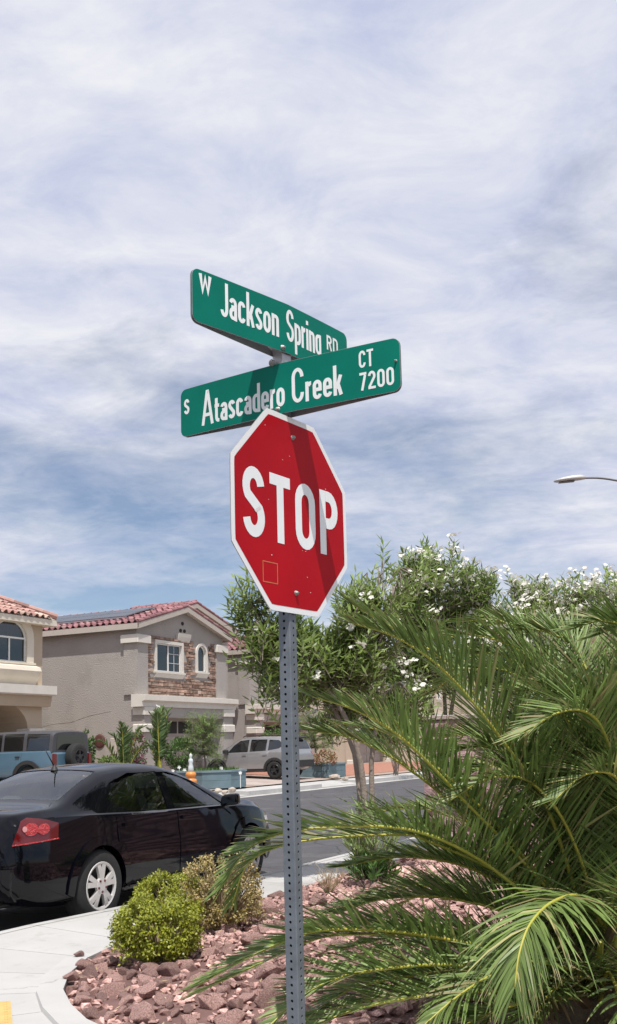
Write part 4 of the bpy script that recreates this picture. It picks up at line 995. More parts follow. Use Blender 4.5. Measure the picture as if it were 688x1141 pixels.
inner = MB(); inner.prism([(-1.55, .62), (1.25, .62), (1.22, .98), (.95, 1.16), (.5, 1.29), (.2, 1.38), (-.5, 1.41), (-.95, 1.365), (-1.4, 1.2), (-1.62, 1.06)], 'y', -.54, .54); inner2 = MB(); inner2.box(-1.3, 1.15, -.80, .80, .45, .93); inner3 = MB(); inner3.prism([(-1.1, .9), (1.05, .9), (.9, 1.10), (.5, 1.25), (.1, 1.35), (-.6, 1.36), (-1.0, 1.26), (-1.2, 1.12)], 'y', -.655, .655)
body = shell(av, me, (1.3825, -1.3825), .375, .335, [closed_mesh(inner), closed_mesh(inner2), closed_mesh(inner3), ycut(wf), ycut(wr), zcut(rear_g, .95, 1.6), zcut(front_g, .9, 1.6)], m_pblk)
for sg in (1, -1):
    for nm, pl in (('front_side_window', wf), ('rear_side_window', wr)): obj(nm, side(bv, pl, sg, out=-.008, skirt=0), m_cglass, av)
    # doors as sheets a hair proud of the body, a slit between them
    df = [(-.045, .30), (1.0, .30), (1.05, .48), (1.03, .72), (.99, .925), (-.045, .935)]; dr = [(-1.02, .52), (-.90, .34), (-.80, .30), (-.065, .30), (-.065, .937), (-.85, .965), (-1.10, .95), (-1.10, .72)]
    for nm, pl, hx in (('front_door', df, .10), ('rear_door', dr, -.92)):
        d = obj(nm, side(bv, pl, sg, out=.007, skirt=.014, step=.08), m_pblk, av)
        h = side(bv, [(hx - .09, .855), (hx + .09, .850), (hx + .09, .878), (hx - .09, .884)], sg, out=.03, skirt=.035, step=.03); obj('door_handle', h, m_pblk, d)
    obj('sill_skirt', side(bv, [(-.98, .225), (.98, .225), (.98, .285), (-.98, .285)], sg, out=.012, skirt=.03), m_pblk, av)
    for ax in (1.3825, -1.3825):
        fl = [(ax + .465 * math.cos(R(a)), .335 + .455 * math.sin(R(a))) for a in range(-8, 189, 10)] + [(ax + .372 * math.cos(R(a)), .335 + .372 * math.sin(R(a))) for a in range(188, -9, -10)]
        obj('fender_flare', side(bv, fl, sg, out=.020, skirt=.03, step=.05), m_pblk, av)
    obj('belt_trim', side(bv, [(-.85, .952), (1.0, .93), (1.0, .945), (-.85, .968)], sg, out=.008, skirt=.012, step=.05), mat('satin_trim', (0.16, 0.16, 0.17), 0.3, 0.1, 9, metal=0.8), av)
    mr = MB(); mr.add([(.80, sg * .84, .93), (1.0, sg * .86, .95), (.98, sg * 1.04, .96), (.86, sg * 1.06, .95), (.82, sg * .86, 1.06), (.98, sg * .88, 1.07), (.95, sg * 1.04, 1.08), (.86, sg * 1.055, 1.07)], [(0, 1, 2, 3), (4, 7, 6, 5), (0, 4, 5, 1), (1, 5, 6, 2), (2, 6, 7, 3), (3, 7, 4, 0)]); mr = mr.build('wing_mirror', m_pblk, av); bvm = mr.modifiers.new('bevel', 'BEVEL'); bvm.width = .03; bvm.segments = 2
    # lamps on the corners
    dr_ = Vector((.74, -sg * .67, 0)).normalized(); e1 = Vector((-dr_.y, dr_.x, 0)) * (1 if sg < 0 else -1); e1 = Vector((dr_.y * sg * -1, 0, 0)) if False else Vector((.67, -(-sg) * .74 * -1 * -1, 0)) if False else Vector((0, 0, 0))
    dd = Vector((.72, -sg * .69, 0)).normalized(); e1 = Vector((.69, sg * .72, 0)).normalized(); base = Vector((-2.40, sg * .74, 0)).dot(e1) + .09
    tl = [(base - .09, .80), (base + .31, .825), (base + .315, .955), (base + .20, .995), (base + .03, 1.02), (base - .02, .995)]
    l_ = obj('tail_lamp', patch(bv, tl, e1, Z, dd, out=.006, skirt=.02, step=.04), m_redd, av)
    for kx, kz, rr in ((.065, .92, .055), (.175, .915, .048)):
        obj('lamp_reflector', patch(bv, [(base + kx + rr * math.cos(R(a)) * 1.15, kz + rr * math.sin(R(a))) for a in range(0, 360, 24)], e1, Z, dd, out=.012, skirt=.01, step=.03), m_redl, l_)
    obj('lamp_bulb', patch(bv, [(base + .01 + .020 * math.cos(R(a)), .925 + .024 * math.sin(R(a))) for a in range(0, 360, 36)], e1, Z, dd, out=.016, skirt=.01, step=.03), mat('lamp_pinkish', (0.5, 0.22, 0.22), 0.2, 0.1, 9), l_)
    rim_ = [(base - .09, .79), (base + .315, .815), (base + .315, .826), (base - .09, .801)]
    obj('lamp_edge', patch(bv, rim_, e1, Z, dd, out=.009, skirt=.01, step=.04), m_redl, l_)
    hd = Vector((-.75, -sg * .66, 0)).normalized(); e1 = Vector((-.66, sg * .75, 0)).normalized(); base = Vector((2.2, sg * .66, 0)).dot(e1)
    obj('head_lamp', patch(bv, [(base - .12, .62), (base + .28, .66), (base + .36, .76), (base + .1, .75), (base - .10, .71)], e1, Z, hd, out=.005, skirt=.02, step=.05), m_clear, av)
    obj('front_fog_lamp', patch(bv, [(base - .02, .34), (base + .14, .34), (base + .14, .42), (base - .02, .42)], e1, Z, hd, out=.004, skirt=.02, step=.05), m_black, av)
obj('rear_window', patch(bv, rear_g, Y, X, -Z, out=-.006, skirt=0), m_cglass, av)
obj('windscreen', patch(bv, front_g, Y, X, -Z, out=-.006, skirt=0), m_cglass, av)
bp_ = [(-.80, .50), (.80, .50), (.80, .56), (-.80, .56)]
obj('boot_lid', patch(bv, [(-.56, .62), (.56, .62), (.58, .99), (-.58, .99)], Y, Z, X, out=.006, skirt=.012), m_pblk, av)
obj('number_plate', patch(bv, [(-.15, .70), (.15, .70), (.15, .85), (-.15, .85)], Y, Z, X, out=.014, skirt=.01), m_frame, av)
obj('rear_bumper', patch(bv, [(-.74, .33), (.74, .33), (.76, .60), (-.76, .60)], Y, Z, X, out=.02, skirt=.03), m_pblk, av)
obj('front_grille', patch(bv, [(-.42, .42), (.42, .42), (.48, .62), (-.48, .62)], Y, Z, -X, out=.008, skirt=.02), m_black, av)
ex = MB(); ex.tube([(-2.1, -.50, .27), (-2.50, -.50, .265)], .032, 10); ex.build('exhaust_pipe', m_gunm, av)
an = MB(); an.lathe([(0, .055), (.014, .05), (.03, .022), (.042, 0)], 10, 'z', (-.98, .02, 1.405)); an.tube([(-.98, .02, 1.44), (-1.10, .04, 1.62)], [.007, .004], 6); an.build('antenna', m_black, av, smooth=True)
for y in (.37, -.37): seat(av, .15, y, .45)
rs_ = MB(); rs_.cbox(-1.05, -.55, -.62, .62, .45, .62, .05); rs_.add([(-1.12, -.60, .6), (-.98, -.62, .6), (-.98, .62, .6), (-1.12, .60, .6), (-1.28, -.56, 1.0), (-1.16, -.58, 1.02), (-1.16, .58, 1.02), (-1.28, .56, 1.0)], [(0, 3, 2, 1), (4, 5, 6, 7), (0, 1, 5, 4), (1, 2, 6, 5), (2, 3, 7, 6), (3, 0, 4, 7)])
for y in (.36, -.36): rs_.cbox(-1.28, -1.18, y - .12, y + .12, 1.02, 1.16, .03)
rs_.build('rear_seat', m_seat, av)
ds = MB(); ds.cbox(.72, 1.18, -.68, .68, .78, .95, .05); ds.build('dashboard', m_seat, av)
sw_ = MB(); sw_.lathe([(.17 + .014 * math.cos(q), .014 * math.sin(q)) for q in [k * math.pi / 4 for k in range(8)]], 20, 'x', (.55, .37, .93), closed=True); sw_.build('steering_wheel', m_black, av)
ud = MB(); ud.box(-2.0, 2.0, -.48, .48, .19, .22); ud.build('underbody', m_black, av)
wheels(av, bv, 1.3825, -1.3825, .905, .335, .215, .225, 'cover')

# --- silver sport utility car on the driveway opposite
m_psil = mat('silver_paint', (0.34, 0.34, 0.35), 0.32, 0.04, 3, metal=0.55, coat=0.7)
rv = thing('parked_car', 'silver grey sport utility car parked on the driveway behind the post', 'car', S(37.6, 20.4 + 1.345, far_z(20.9) + .01), ROT + R(90))
A2 = dict(soft=.06,
 zt=[(-2.28, .86), (-2.24, 1.05), (-2.18, 1.22), (-2.05, 1.52), (-1.9, 1.62), (-1.3, 1.68), (-.5, 1.70), (.2, 1.67), (.55, 1.56), (.98, 1.28), (1.2, 1.17), (1.6, 1.12), (2.05, 1.02), (2.24, .90), (2.32, .72)],
 zs=[(-2.28, .80), (-2.2, 1.0), (-2.0, 1.06), (-1, 1.05), (.9, 1.03), (1.5, 1.0), (2.05, .93), (2.24, .82), (2.32, .68)],
 ys=[(-2.28, .72), (-2.15, .80), (-1.8, .87), (-1, .875), (1.2, .88), (1.8, .84), (2.1, .74), (2.26, .6), (2.32, .5)],
 ym=[(-2.28, .76), (-2.15, .86), (-1.8, .915), (-1, .92), (1.2, .92), (1.8, .90), (2.1, .80), (2.26, .66), (2.32, .55)],
 yt=[(-2.28, .66), (-2.1, .66), (-1.9, .62), (-1, .63), (.4, .63), (.95, .68), (1.2, .74), (1.7, .74), (2.1, .64), (2.32, .42)],
 zb=[(-2.28, .50), (-2.1, .36), (-1.7, .28), (1.7, .26), (2.1, .30), (2.32, .42)])
me2 = loft(A2); b2v = bvh_of(me2); shell(rv, me2, (1.345, -1.345), .40, .35, [], m_psil)
for sg in (1, -1):
    for nm, pl in (('front_side_window', [(-.08, 1.08), (.86, 1.06), (.62, 1.34), (.35, 1.53), (-.08, 1.57)]), ('rear_side_window', [(-.18, 1.09), (-.18, 1.575), (-.92, 1.565), (-.92, 1.12)]), ('quarter_window', [(-1.02, 1.13), (-1.02, 1.555), (-1.45, 1.53), (-1.72, 1.33), (-1.50, 1.20)])):
        obj(nm, side(b2v, pl, sg, out=.006), m_tglass if nm != 'front_side_window' else m_tglass, rv)
    for nm, pl, hx in (('front_door', [(-.115, .40), (.86, .40), (.92, .75), (.92, 1.03), (-.115, 1.055)], .05), ('rear_door', [(-.85, .42), (-.14, .40), (-.14, 1.055), (-1.08, 1.085), (-1.08, .80)], -.90)):
        d = obj(nm, side(b2v, pl, sg, out=.008, skirt=.014, step=.1), m_psil, rv)
        obj('door_handle', side(b2v, [(hx - .09, .935), (hx + .09, .93), (hx + .09, .965), (hx - .09, .97)], sg, out=.035, skirt=.03, step=.05), m_psil, d)
    obj('sill_cladding', side(b2v, [(-.93, .27), (.93, .27), (.93, .40), (-.93, .40)], sg, out=.015, skirt=.03), m_black, rv)
    for ax in (1.345, -1.345):
        q = [(ax + .50 * math.cos(R(a)), .35 + .49 * math.sin(R(a))) for a in range(-8, 189, 12)] + [(ax + .395 * math.cos(R(a)), .35 + .395 * math.sin(R(a))) for a in range(188, -9, -12)]
        obj('arch_cladding', side(b2v, q, sg, out=.018, skirt=.03, step=.07), m_black, rv)
    rl = MB(); rl.tube([(-1.7, sg * .60, 1.66), (-1.6, sg * .61, 1.72), (.1, sg * .61, 1.735), (.25, sg * .60, 1.68)], .018, 6); rl.build('roof_rail', m_black, rv)
    mr = MB(); mr.cbox(.78, .98, sg * .97 - .11, sg * .97 + .11, 1.03, 1.2, .04); mr.build('wing_mirror', m_black, rv)
    e1 = Vector((.55, sg * .83, 0)); dd = Vector((.83, -sg * .55, 0)); base = Vector((-2.2, sg * .8, 0)).dot(e1)
    obj('tail_lamp', patch(b2v, [(base - .22, .93), (base + .16, .98), (base + .16, 1.06), (base - .22, 1.05)], e1, Z, dd, out=.008, skirt=.02, step=.06), m_redl, rv)
    e1 = Vector((-.6, sg * .8, 0)); dd = Vector((-.8, -sg * .6, 0)); base = Vector((2.15, sg * .7, 0)).dot(e1)
    obj('head_lamp', patch(b2v, [(base - .2, .80), (base + .24, .86), (base + .24, .92), (base - .2, .90)], e1, Z, dd, out=.008, skirt=.02, step=.06), m_clear, rv)
obj('rear_window', patch(b2v, [(-.60, 1.16), (.60, 1.16), (.52, 1.52), (-.52, 1.52)], Y, Z, X, out=.008), m_tglass, rv)
obj('rear_bumper', patch(b2v, [(-.82, .46), (.82, .46), (.82, .72), (-.82, .72)], Y, Z, X, out=.02, skirt=.03), m_black, rv)
obj('windscreen', patch(b2v, [(-.66, 1.12), (.66, 1.12), (.55, .45), (-.55, .45)], Y, X, -Z, out=.006), m_tglass, rv)
sp_ = MB(); sp_.prism([(-2.18, 1.60), (-1.85, 1.64), (-1.85, 1.67), (-2.2, 1.63)], 'y', -.55, .55); sp_.build('spoiler', m_black, rv)
wheels(rv, b2v, 1.345, -1.345, .92, .35, .225, .235, 'dark')

# --- blue boxy off-road vehicle by the tan house
m_pblu = mat('blue_paint', (0.065, 0.13, 0.185), 0.35, 0.05, 3, coat=0.6)
m_hard = mat('grey_hard_top', (0.055, 0.055, 0.062), 0.7, 0.12, 20)
br = thing('parked_car', 'boxy blue off-road vehicle with dark hard top and spare wheel', 'car', S(24.12 + .93, 20.94 + 2.15, far_z(22.5) + .01), ROT + R(90))
A3 = dict(soft=.035,
 zt=[(-2.16, 1.10), (-2.12, 1.24), (-2.0, 1.26), (.75, 1.24), (.95, 1.22), (1.9, 1.17), (2.1, 1.10), (2.15, .95)],
 zs=[(-2.16, 1.06), (-2.12, 1.20), (-2.0, 1.22), (.9, 1.18), (1.9, 1.12), (2.1, 1.04), (2.15, .90)],
 ys=[(-2.16, .84), (-2.05, .89), (-1.8, .91), (1.8, .91), (2.0, .88), (2.15, .80)],
 ym=[(-2.16, .86), (-2.05, .92), (-1.8, .94), (1.8, .94), (2.0, .91), (2.15, .83)],
 yt=[(-2.16, .80), (-2.0, .84), (1.8, .82), (2.15, .72)],
 zb=[(-2.16, .58), (-1.8, .45), (1.8, .45), (2.15, .55)])
me3 = loft(A3); b3v = bvh_of(me3); shell(br, me3, (1.28, -1.27), .47, .40, [], m_pblu)
A4 = dict(soft=.02,
 zt=[(-2.12, 1.80), (-2.05, 1.85), (-1.2, 1.87), (.2, 1.86), (.42, 1.83), (.95, 1.27), (1.0, 1.25)],
 zs=[(-2.12, 1.225), (.95, 1.215), (1.0, 1.21)], ys=[(-2.12, .87), (.2, .87), (1.0, .86)], ym=[(-2.12, .87), (.2, .87), (1.0, .86)],
 yt=[(-2.12, .76), (.2, .76), (.5, .77), (1.0, .80)], zb=[(-2.12, 1.15), (1.0, 1.15)])
me4 = loft(A4, 60); b4v = bvh_of(me4); o = obj('hard_top', smooth_by_angle(me4, 30), m_hard, br)
for sg in (1, -1):
    for nm, pl in (('front_side_window', [(-.12, 1.26), (.72, 1.26), (.36, 1.76), (-.12, 1.77)]), ('rear_side_window', [(-.98, 1.27), (-.22, 1.27), (-.22, 1.77), (-.98, 1.77)]), ('quarter_window', [(-1.98, 1.27), (-1.12, 1.27), (-1.12, 1.76), (-1.98, 1.74)])):
        obj(nm, side(b4v, pl, sg, out=.008), m_tglass, br)
    for nm, pl, hx in (('front_door', [(-.16, .55), (.78, .55), (.78, 1.18), (-.16, 1.19)], .0), ('rear_door', [(-.95, .85), (-.80, .55), (-.18, .55), (-.18, 1.19), (-1.02, 1.20)], -.86)):
        d = obj(nm, side(b3v, pl, sg, out=.008, skirt=.014, step=.1), m_pblu, br)
        obj('door_handle', side(b3v, [(hx - .08, 1.06), (hx + .08, 1.06), (hx + .08, 1.10), (hx - .08, 1.10)], sg, out=.04, skirt=.03, step=.05), m_black, d)
    for ax in (1.28, -1.27):
        q = [(ax + .60 * math.cos(R(a)), .40 + .57 * math.sin(R(a))) for a in range(0, 181, 15)] + [(ax + .465 * math.cos(R(a)), .40 + .465 * math.sin(R(a))) for a in range(180, -1, -15)]
        obj('fender_flare', side(b3v, q, sg, out=.05, skirt=.06, step=.07), m_black, br)
    mr = MB(); mr.cbox(.62, .80, sg * 1.03 - .11, sg * 1.03 + .11, 1.2, 1.42, .03); mr.build('wing_mirror', m_black, br)
    tl = MB(); tl.cbox(-2.22, -2.13, sg * .80 - .07, sg * .80 + .07, .84, 1.16, .015); tl.build('tail_lamp', m_redd, br)
    hl = MB(); hl.lathe([(0, .03), (.12, .025), (.13, 0)], 14, 'x', (2.13, sg * .66, .92)); hl.build('head_lamp', m_clear, br)
obj('rear_window', patch(b4v, [(-.66, 1.28), (.66, 1.28), (.62, 1.72), (-.62, 1.72)], Y, Z, X, out=.008), m_tglass, br)
bb = MB(); bb.cbox(-2.30, -2.08, -.90, .90, .50, .70, .03); bb.build('rear_bumper', m_black, br)
fb = MB(); fb.cbox(2.05, 2.25, -.85, .85, .50, .72, .03); fb.build('front_bumper', m_black, br)
sw2 = wheel(br, -2.33, -.05, .40, .26, .23, 'dark', 1); sw2.name = 'spare_wheel'; sw2.location = (-2.30, -.05, 1.05); sw2.rotation_euler = (0, 0, R(90))
wheels(br, b3v, 1.28, -1.27, .93, .40, .26, .23, 'dark')

# ------------------------------------------------------------------ plants
m_frond = mat('palm_leaflet', (0.16, 0.23, 0.066), 0.42, 0.18, 2.5, rnd=0.42, second=(0.84, (0.34, 0.30, 0.14), 0.14), trans=0.20, spec=0.35)
m_frond2 = mat('palm_leaflet_far', (0.085, 0.145, 0.045), 0.5, 0.18, 2.5, rnd=0.35, second=(0.88, (0.17, 0.19, 0.06), 0.10), trans=0.2)
m_rachis = mat('palm_stalk', (0.50, 0.42, 0.06), 0.5, 0.18, 6, col2=(0.34, 0.36, 0.07))
m_drybrown = mat('dry_palm', (0.22, 0.155, 0.075), 0.85, 0.25, 8, rnd=0.35)
m_trunk = mat('palm_trunk', (0.13, 0.095, 0.06), 0.95, 0.3, 12, 0.8, 40)
m_ole = mat('oleander_leaf', (0.235, 0.32, 0.09), 0.45, 0.18, 2, rnd=0.42, second=(0.80, (0.23, 0.28, 0.09), 0.15), trans=0.42)
m_ole2 = mat('oleander_leaf_dark', (0.21, 0.295, 0.082), 0.45, 0.18, 2, rnd=0.42, second=(0.84, (0.16, 0.20, 0.06), 0.12), trans=0.42)
m_wflower = mat('white_petal', (0.78, 0.76, 0.70), 0.7, 0.06, 20, rnd=0.10, trans=0.25)
m_bark = mat('grey_bark', (0.24, 0.20, 0.165), 0.95, 0.25, 9, 0.6, 40)
m_twig = mat('dry_twig', (0.36, 0.28, 0.17), 0.9, 0.2, 10)
m_box = mat('clipped_shrub_leaf', (0.27, 0.30, 0.028), 0.45, 0.15, 3, rnd=0.38, second=(0.72, (0.40, 0.41, 0.045), 0.2), trans=0.25)
m_box2 = mat('yellowing_shrub_leaf', (0.34, 0.285, 0.09), 0.5, 0.2, 4, rnd=0.40, second=(0.50, (0.46, 0.35, 0.18), 0.2), trans=0.25)
m_bush = mat('green_bush_leaf', (0.07, 0.145, 0.03), 0.5, 0.15, 3, rnd=0.4, second=(0.8, (0.15, 0.22, 0.05), 0.2), trans=0.25)
m_airy = mat('feathery_leaf', (0.15, 0.22, 0.055), 0.55, 0.15, 3, rnd=0.35, trans=0.3)
m_purple = mat('magenta_bract', (0.30, 0.05, 0.16), 0.6, 0.1, 10, rnd=0.3, trans=0.3)
m_redleaf = mat('red_green_leaf', (0.15, 0.12, 0.04), 0.5, 0.15, 3, rnd=0.4, second=(0.55, (0.30, 0.09, 0.04), 0.15), trans=0.2)
rp = random.Random(42)
def leaf(mb, p, d, n, L, w, fold=0.0, rg=rp):
    """lance-shaped leaf from p along d, face normal n"""
    s_ = d.cross(n); s_ = s_.normalized() if s_.length > 1e-5 else d.orthogonal().normalized(); mb.cur = .01 + .98 * rg.random()
    a, b = p + d * L * .40 + s_ * w * .5, p + d * L * .40 - s_ * w * .5; tip = p + d * L - n * L * fold
    if fold >= 0: mb.add([p, a, tip, b], [(0, 1, 2, 3)])
def frond(palm, ctrl, L, n=62, wid=.018, m=None, mst=None, dry=False, thick=.0095, vee=.55, droop=.25, seed=0, bare=.22, name='frond'):
    rg = random.Random(seed + 77); C = catmull(ctrl, 60); tot = sum((C[i + 1] - C[i]).length for i in range(60)); mb = MB(); st = MB()
    st.tube(C[::2], [thick * (1 - .86 * (i / 30)) + .0018 for i in range(31)], 6)
    Zu = Vector((0, 0, 1))
    for k in range(n):
        for sg in (-1, 1):
            u = bare + (1 - bare) * (k + .5 + rg.uniform(-.3, .3)) / n; u = min(.995, u); f_ = u * 60; i = min(59, int(f_)); p = C[i].lerp(C[i + 1], f_ - i)
            T = (C[i + 1] - C[i]).normalized(); sd_ = T.cross(Zu)
            sd_ = sd_.normalized() if sd_.length > .15 else T.orthogonal().normalized(); up_ = sd_.cross(T).normalized()
            q = (u - bare) / (1 - bare)
            ll = L * (0.55 + .45 * math.sin(math.pi * min(1, q * 1.15 + .12))) * (1 - .42 * max(0, q - .6) / .4) * rg.uniform(.86, 1.1)
            ang = R(58 - 34 * q + rg.uniform(-7, 7)); lift = vee * (1 - .3 * q) + rg.choice((-.28, -.05, .12, .3)) * (1 - q * .5) + rg.uniform(-.1, .1)
            d = (T * math.cos(ang) + (sd_ * sg * math.cos(lift) + up_ * math.sin(lift)) * math.sin(ang)).normalized()
            nn = (up_ * math.cos(lift) - sd_ * sg * math.sin(lift)).normalized(); ax = d.cross(nn).normalized()
            w_ = wid * rg.uniform(.8, 1.1) * (1 - .3 * q); mb.cur = .01 + .98 * rg.random(); dr = droop * rg.uniform(.4, 1.5); P = []
            tw = rg.uniform(-.5, .5)
            ax2 = (ax * math.cos(tw) + nn * math.sin(tw)).normalized()
            for h, ww in ((0, .45), (.25, 1.0), (.6, .85), (.86, .45), (1.0, .03)):
                c = p + d * ll * h - Zu * ll * dr * h * h * .5; P += [c + ax2 * w_ * ww * .5, c - ax2 * w_ * ww * .5]
            mb.add(P, [(2 * h, 2 * h + 1, 2 * h + 3, 2 * h + 2) for h in range(4)])
            if rg.random() < .4: mb.r[-1] = .99          # browned tip
            if rg.random() < .04: mb.r[-4:] = [.985] * 4
    f_ = mb.build(name, m or m_frond, palm, fix=False); s_ = st.build('stalk', mst or m_rachis, f_, smooth=True); return f_
# --- the large young date palm at the right
PB = at(662, 1105, 5.35); PB = Vector((PB.x, PB.y, bedz(5.3, 1.2)))
palm = thing('date_palm', 'large young date palm with arching fronds filling the lower right', 'palm', PB)
F = [  # image paths (x, y, distance) read off the photograph, base first, and leaflet length
 ([(650, 1030, 5.3), (612, 905, 5.05), (560, 825, 4.85), (500, 752, 4.7), (445, 712, 4.6), (392, 694, 4.5)], .46, 70),
 ([(650, 1040, 5.3), (578, 955, 5.0), (522, 897, 4.75), (455, 828, 4.5), (400, 793, 4.4), (348, 776, 4.35)], .38, 66),
 ([(645, 1045, 5.3), (560, 962, 5.25), (500, 893, 5.2), (440, 846, 5.1), (390, 822, 5.1), (345, 814, 5.05)], .36, 58),
 ([(650, 1050, 5.3), (570, 984, 4.95), (530, 955, 4.8), (480, 931, 4.6), (425, 921, 4.45), (335, 925, 4.3), (278, 945, 4.2), (246, 990, 4.15)], .33, 78),
 ([(650, 1082, 5.3), (575, 1063, 4.95), (505, 1048, 4.75), (440, 1038, 4.6), (375, 1036, 4.45), (335, 1042, 4.35), (275, 1068, 4.25), (222, 1097, 4.2)], .33, 76),
 ([(650, 1095, 5.3), (560, 1081, 4.8), (490, 1075, 4.6), (420, 1081, 4.45), (370, 1092, 4.35), (325, 1120, 4.25), (285, 1160, 4.15)], .33, 68),
 ([(672, 1035, 5.2), (650, 1000, 4.75), (618, 1004, 4.45), (592, 1028, 4.25), (579, 1062, 4.15), (574, 1100, 4.1)], .40, 56),
 ([(655, 1090, 5.1), (600, 1072, 4.7), (550, 1086, 4.45), (508, 1112, 4.3), (470, 1145, 4.2)], .33, 50),
 ([(648, 1000, 5.4), (602, 892, 5.4), (577, 852, 5.35), (549, 834, 5.3), (520, 833, 5.2), (492, 848, 5.15)], .30, 50),
 ([(690, 1020, 5.3), (690, 885, 5.0), (674, 818, 4.8), (652, 793, 4.65), (620, 795, 4.5), (584, 818, 4.4)], .44, 58),
 ([(655, 1010, 5.45), (646, 862, 5.6), (621, 772, 5.7), (580, 726, 5.8), (530, 708, 5.8), (482, 714, 5.8)], .44, 62),
 ([(668, 1010, 5.45), (668, 852, 5.7), (660, 770, 5.8), (640, 722, 5.9), (600, 702, 5.95), (552, 706, 5.95)], .42, 60),
 ([(682, 1010, 5.4), (704, 850, 5.5), (718, 760, 5.5), (706, 706, 5.4), (672, 692, 5.35), (640, 700, 5.3)], .42, 56),
 ([(690, 1020, 5.4), (740, 880, 5.5), (800, 815, 5.5), (868, 820, 5.45), (915, 870, 5.4)], .42, 50),
 ([(680, 1015, 5.3), (688, 905, 5.25), (662, 852, 5.1), (622, 852, 5.0), (586, 882, 4.9), (562, 932, 4.85)], .40, 56),
 ([(662, 1010, 5.25), (632, 922, 5.0), (592, 872, 4.85), (546, 867, 4.7), (502, 892, 4.6)], .36, 50),
 ([(682, 1040, 5.15), (705, 1000, 4.7), (722, 1004, 4.45), (742, 1050, 4.3)], .40, 44),
 ([(658, 1092, 5.1), (632, 1092, 4.85), (602, 1122, 4.65), (582, 1170, 4.55)], .33, 42),
 ([(645, 1030, 5.6), (545, 935, 6.0), (475, 902, 6.3), (415, 905, 6.5)], .36, 50),
 ([(645, 1060, 5.5), (545, 1003, 5.8), (465, 987, 6.0), (395, 1003, 6.15)], .36, 50),
 ([(660, 1010, 5.45), (640, 872, 5.55), (610, 782, 5.6), (562, 747, 5.55), (508, 748, 5.5)], .42, 58),
 ([(676, 1010, 5.4), (684, 880, 5.7), (690, 790, 5.9), (700, 720, 6.0), (735, 690, 6.0)], .42, 56),
 ([(690, 1095, 5.2), (718, 1085, 4.7), (760, 1110, 4.4), (800, 1170, 4.2)], .36, 44),
 ([(664, 1010, 5.4), (655, 900, 5.2), (640, 820, 5.05), (610, 775, 4.95), (575, 770, 4.9)], .40, 54),
 ([(670, 1020, 5.6), (660, 880, 6.0), (636, 800, 6.3), (600, 760, 6.5), (550, 755, 6.6)], .40, 54),
 ([(686, 1030, 5.3), (705, 930, 5.0), (690, 870, 4.75), (655, 862, 4.6), (620, 890, 4.5)], .40, 52),
] + [([(655, 1100, 5.2), (560, 1104, 4.7), (480, 1109, 4.5), (400, 1124, 4.35), (335, 1150, 4.25)], .34, 60), ([(650, 1070, 5.3), (570, 1020, 5.1), (500, 1001, 5.0), (430, 1001, 4.9), (365, 1017, 4.85)], .34, 60),
 ([(650, 1060, 5.3), (580, 1000, 5.2), (520, 966, 5.1), (450, 955, 5.0), (378, 966, 4.95)], .34, 60), ([(655, 1110, 5.2), (590, 1116, 4.7), (530, 1136, 4.5), (478, 1172, 4.4)], .34, 50), ([(645, 1085, 5.3), (540, 1052, 5.4), (460, 1042, 5.5), (380, 1057, 5.55)], .34, 56)]
for k, (pth, L_, n_) in enumerate(F):
    C_ = [at(*q) - PB for q in pth]; base = Vector((C_[0].x * .4, C_[0].y * .4, max(.10, min(.35, C_[0].z * .5)))); frond(palm, [base] + C_, L_, int(n_ * 1.8), seed=k, bare=.17, wid=.0138, droop=.10 if k not in (6, 7) else .8, vee=.55 if k not in (6,) else .2)
rq = random.Random(31)
for k, (pth, L_, n_) in enumerate(F):      # a second, deeper layer of fronds between the first ones
    if k in (6, 7, 13, 16, 17, 22): continue
    jx, jy, jz = rq.uniform(-22, 26), rq.uniform(-26, 18), rq.uniform(.25, .75)
    C_ = [at(q[0] + jx * i / (len(pth) - 1) + (q[0] - 660) * rq.uniform(-.10, .02), q[1] + jy * i / (len(pth) - 1), q[2] + jz * i / (len(pth) - 1)) - PB for i, q in enumerate(pth)]
    frond(palm, [Vector((C_[0].x * .4, C_[0].y * .4, .2))] + C_, L_ * .95, int(n_ * 1.6), seed=700 + k, bare=.2, wid=.0138, droop=.12, vee=.5)
for k in range(20):      # the rest of the crown: upright inner fronds and those arching to the right and back
    a = R(rq.uniform(-70, 125)); d = Vector((math.cos(a), math.sin(a), 0)); l = rq.uniform(.7, 1.5); ht = rq.uniform(1.25, 1.95)
    frond(palm, [d * .06 + Vector((0, 0, .25)), d * l * .18 + Vector((0, 0, ht * .5)), d * l * .48 + Vector((0, 0, ht * .88)), d * l * .8 + Vector((0, 0, ht * 1.0)), d * l * 1.15 + Vector((0, 0, ht * .93))], .42, 100, seed=400 + k, bare=.2, wid=.0142, droop=.1)
tr = MB(); tr.lathe([(.17, -.12), (.19, .05), (.17, .22), (.12, .36), (.05, .46), (0, .48)], 16); tr.build('trunk', m_trunk, palm, smooth=True)
for k in range(26):
    a = k * 2.4; b = MB(); h = .02 + .014 * k; r0 = .17 - .004 * k; d = Vector((math.cos(a), math.sin(a), 0)); up_ = .35 + .03 * k
    b.tube([d * r0 * .8 + Vector((0, 0, h)), d * (r0 + .10) + Vector((0, 0, h + .10 * up_)), d * (r0 + .26) + Vector((0, 0, h + .30 * up_))], [.034, .024, .012], 6); b.build('frond_stub', m_drybrown if k % 3 else m_rachis, palm)
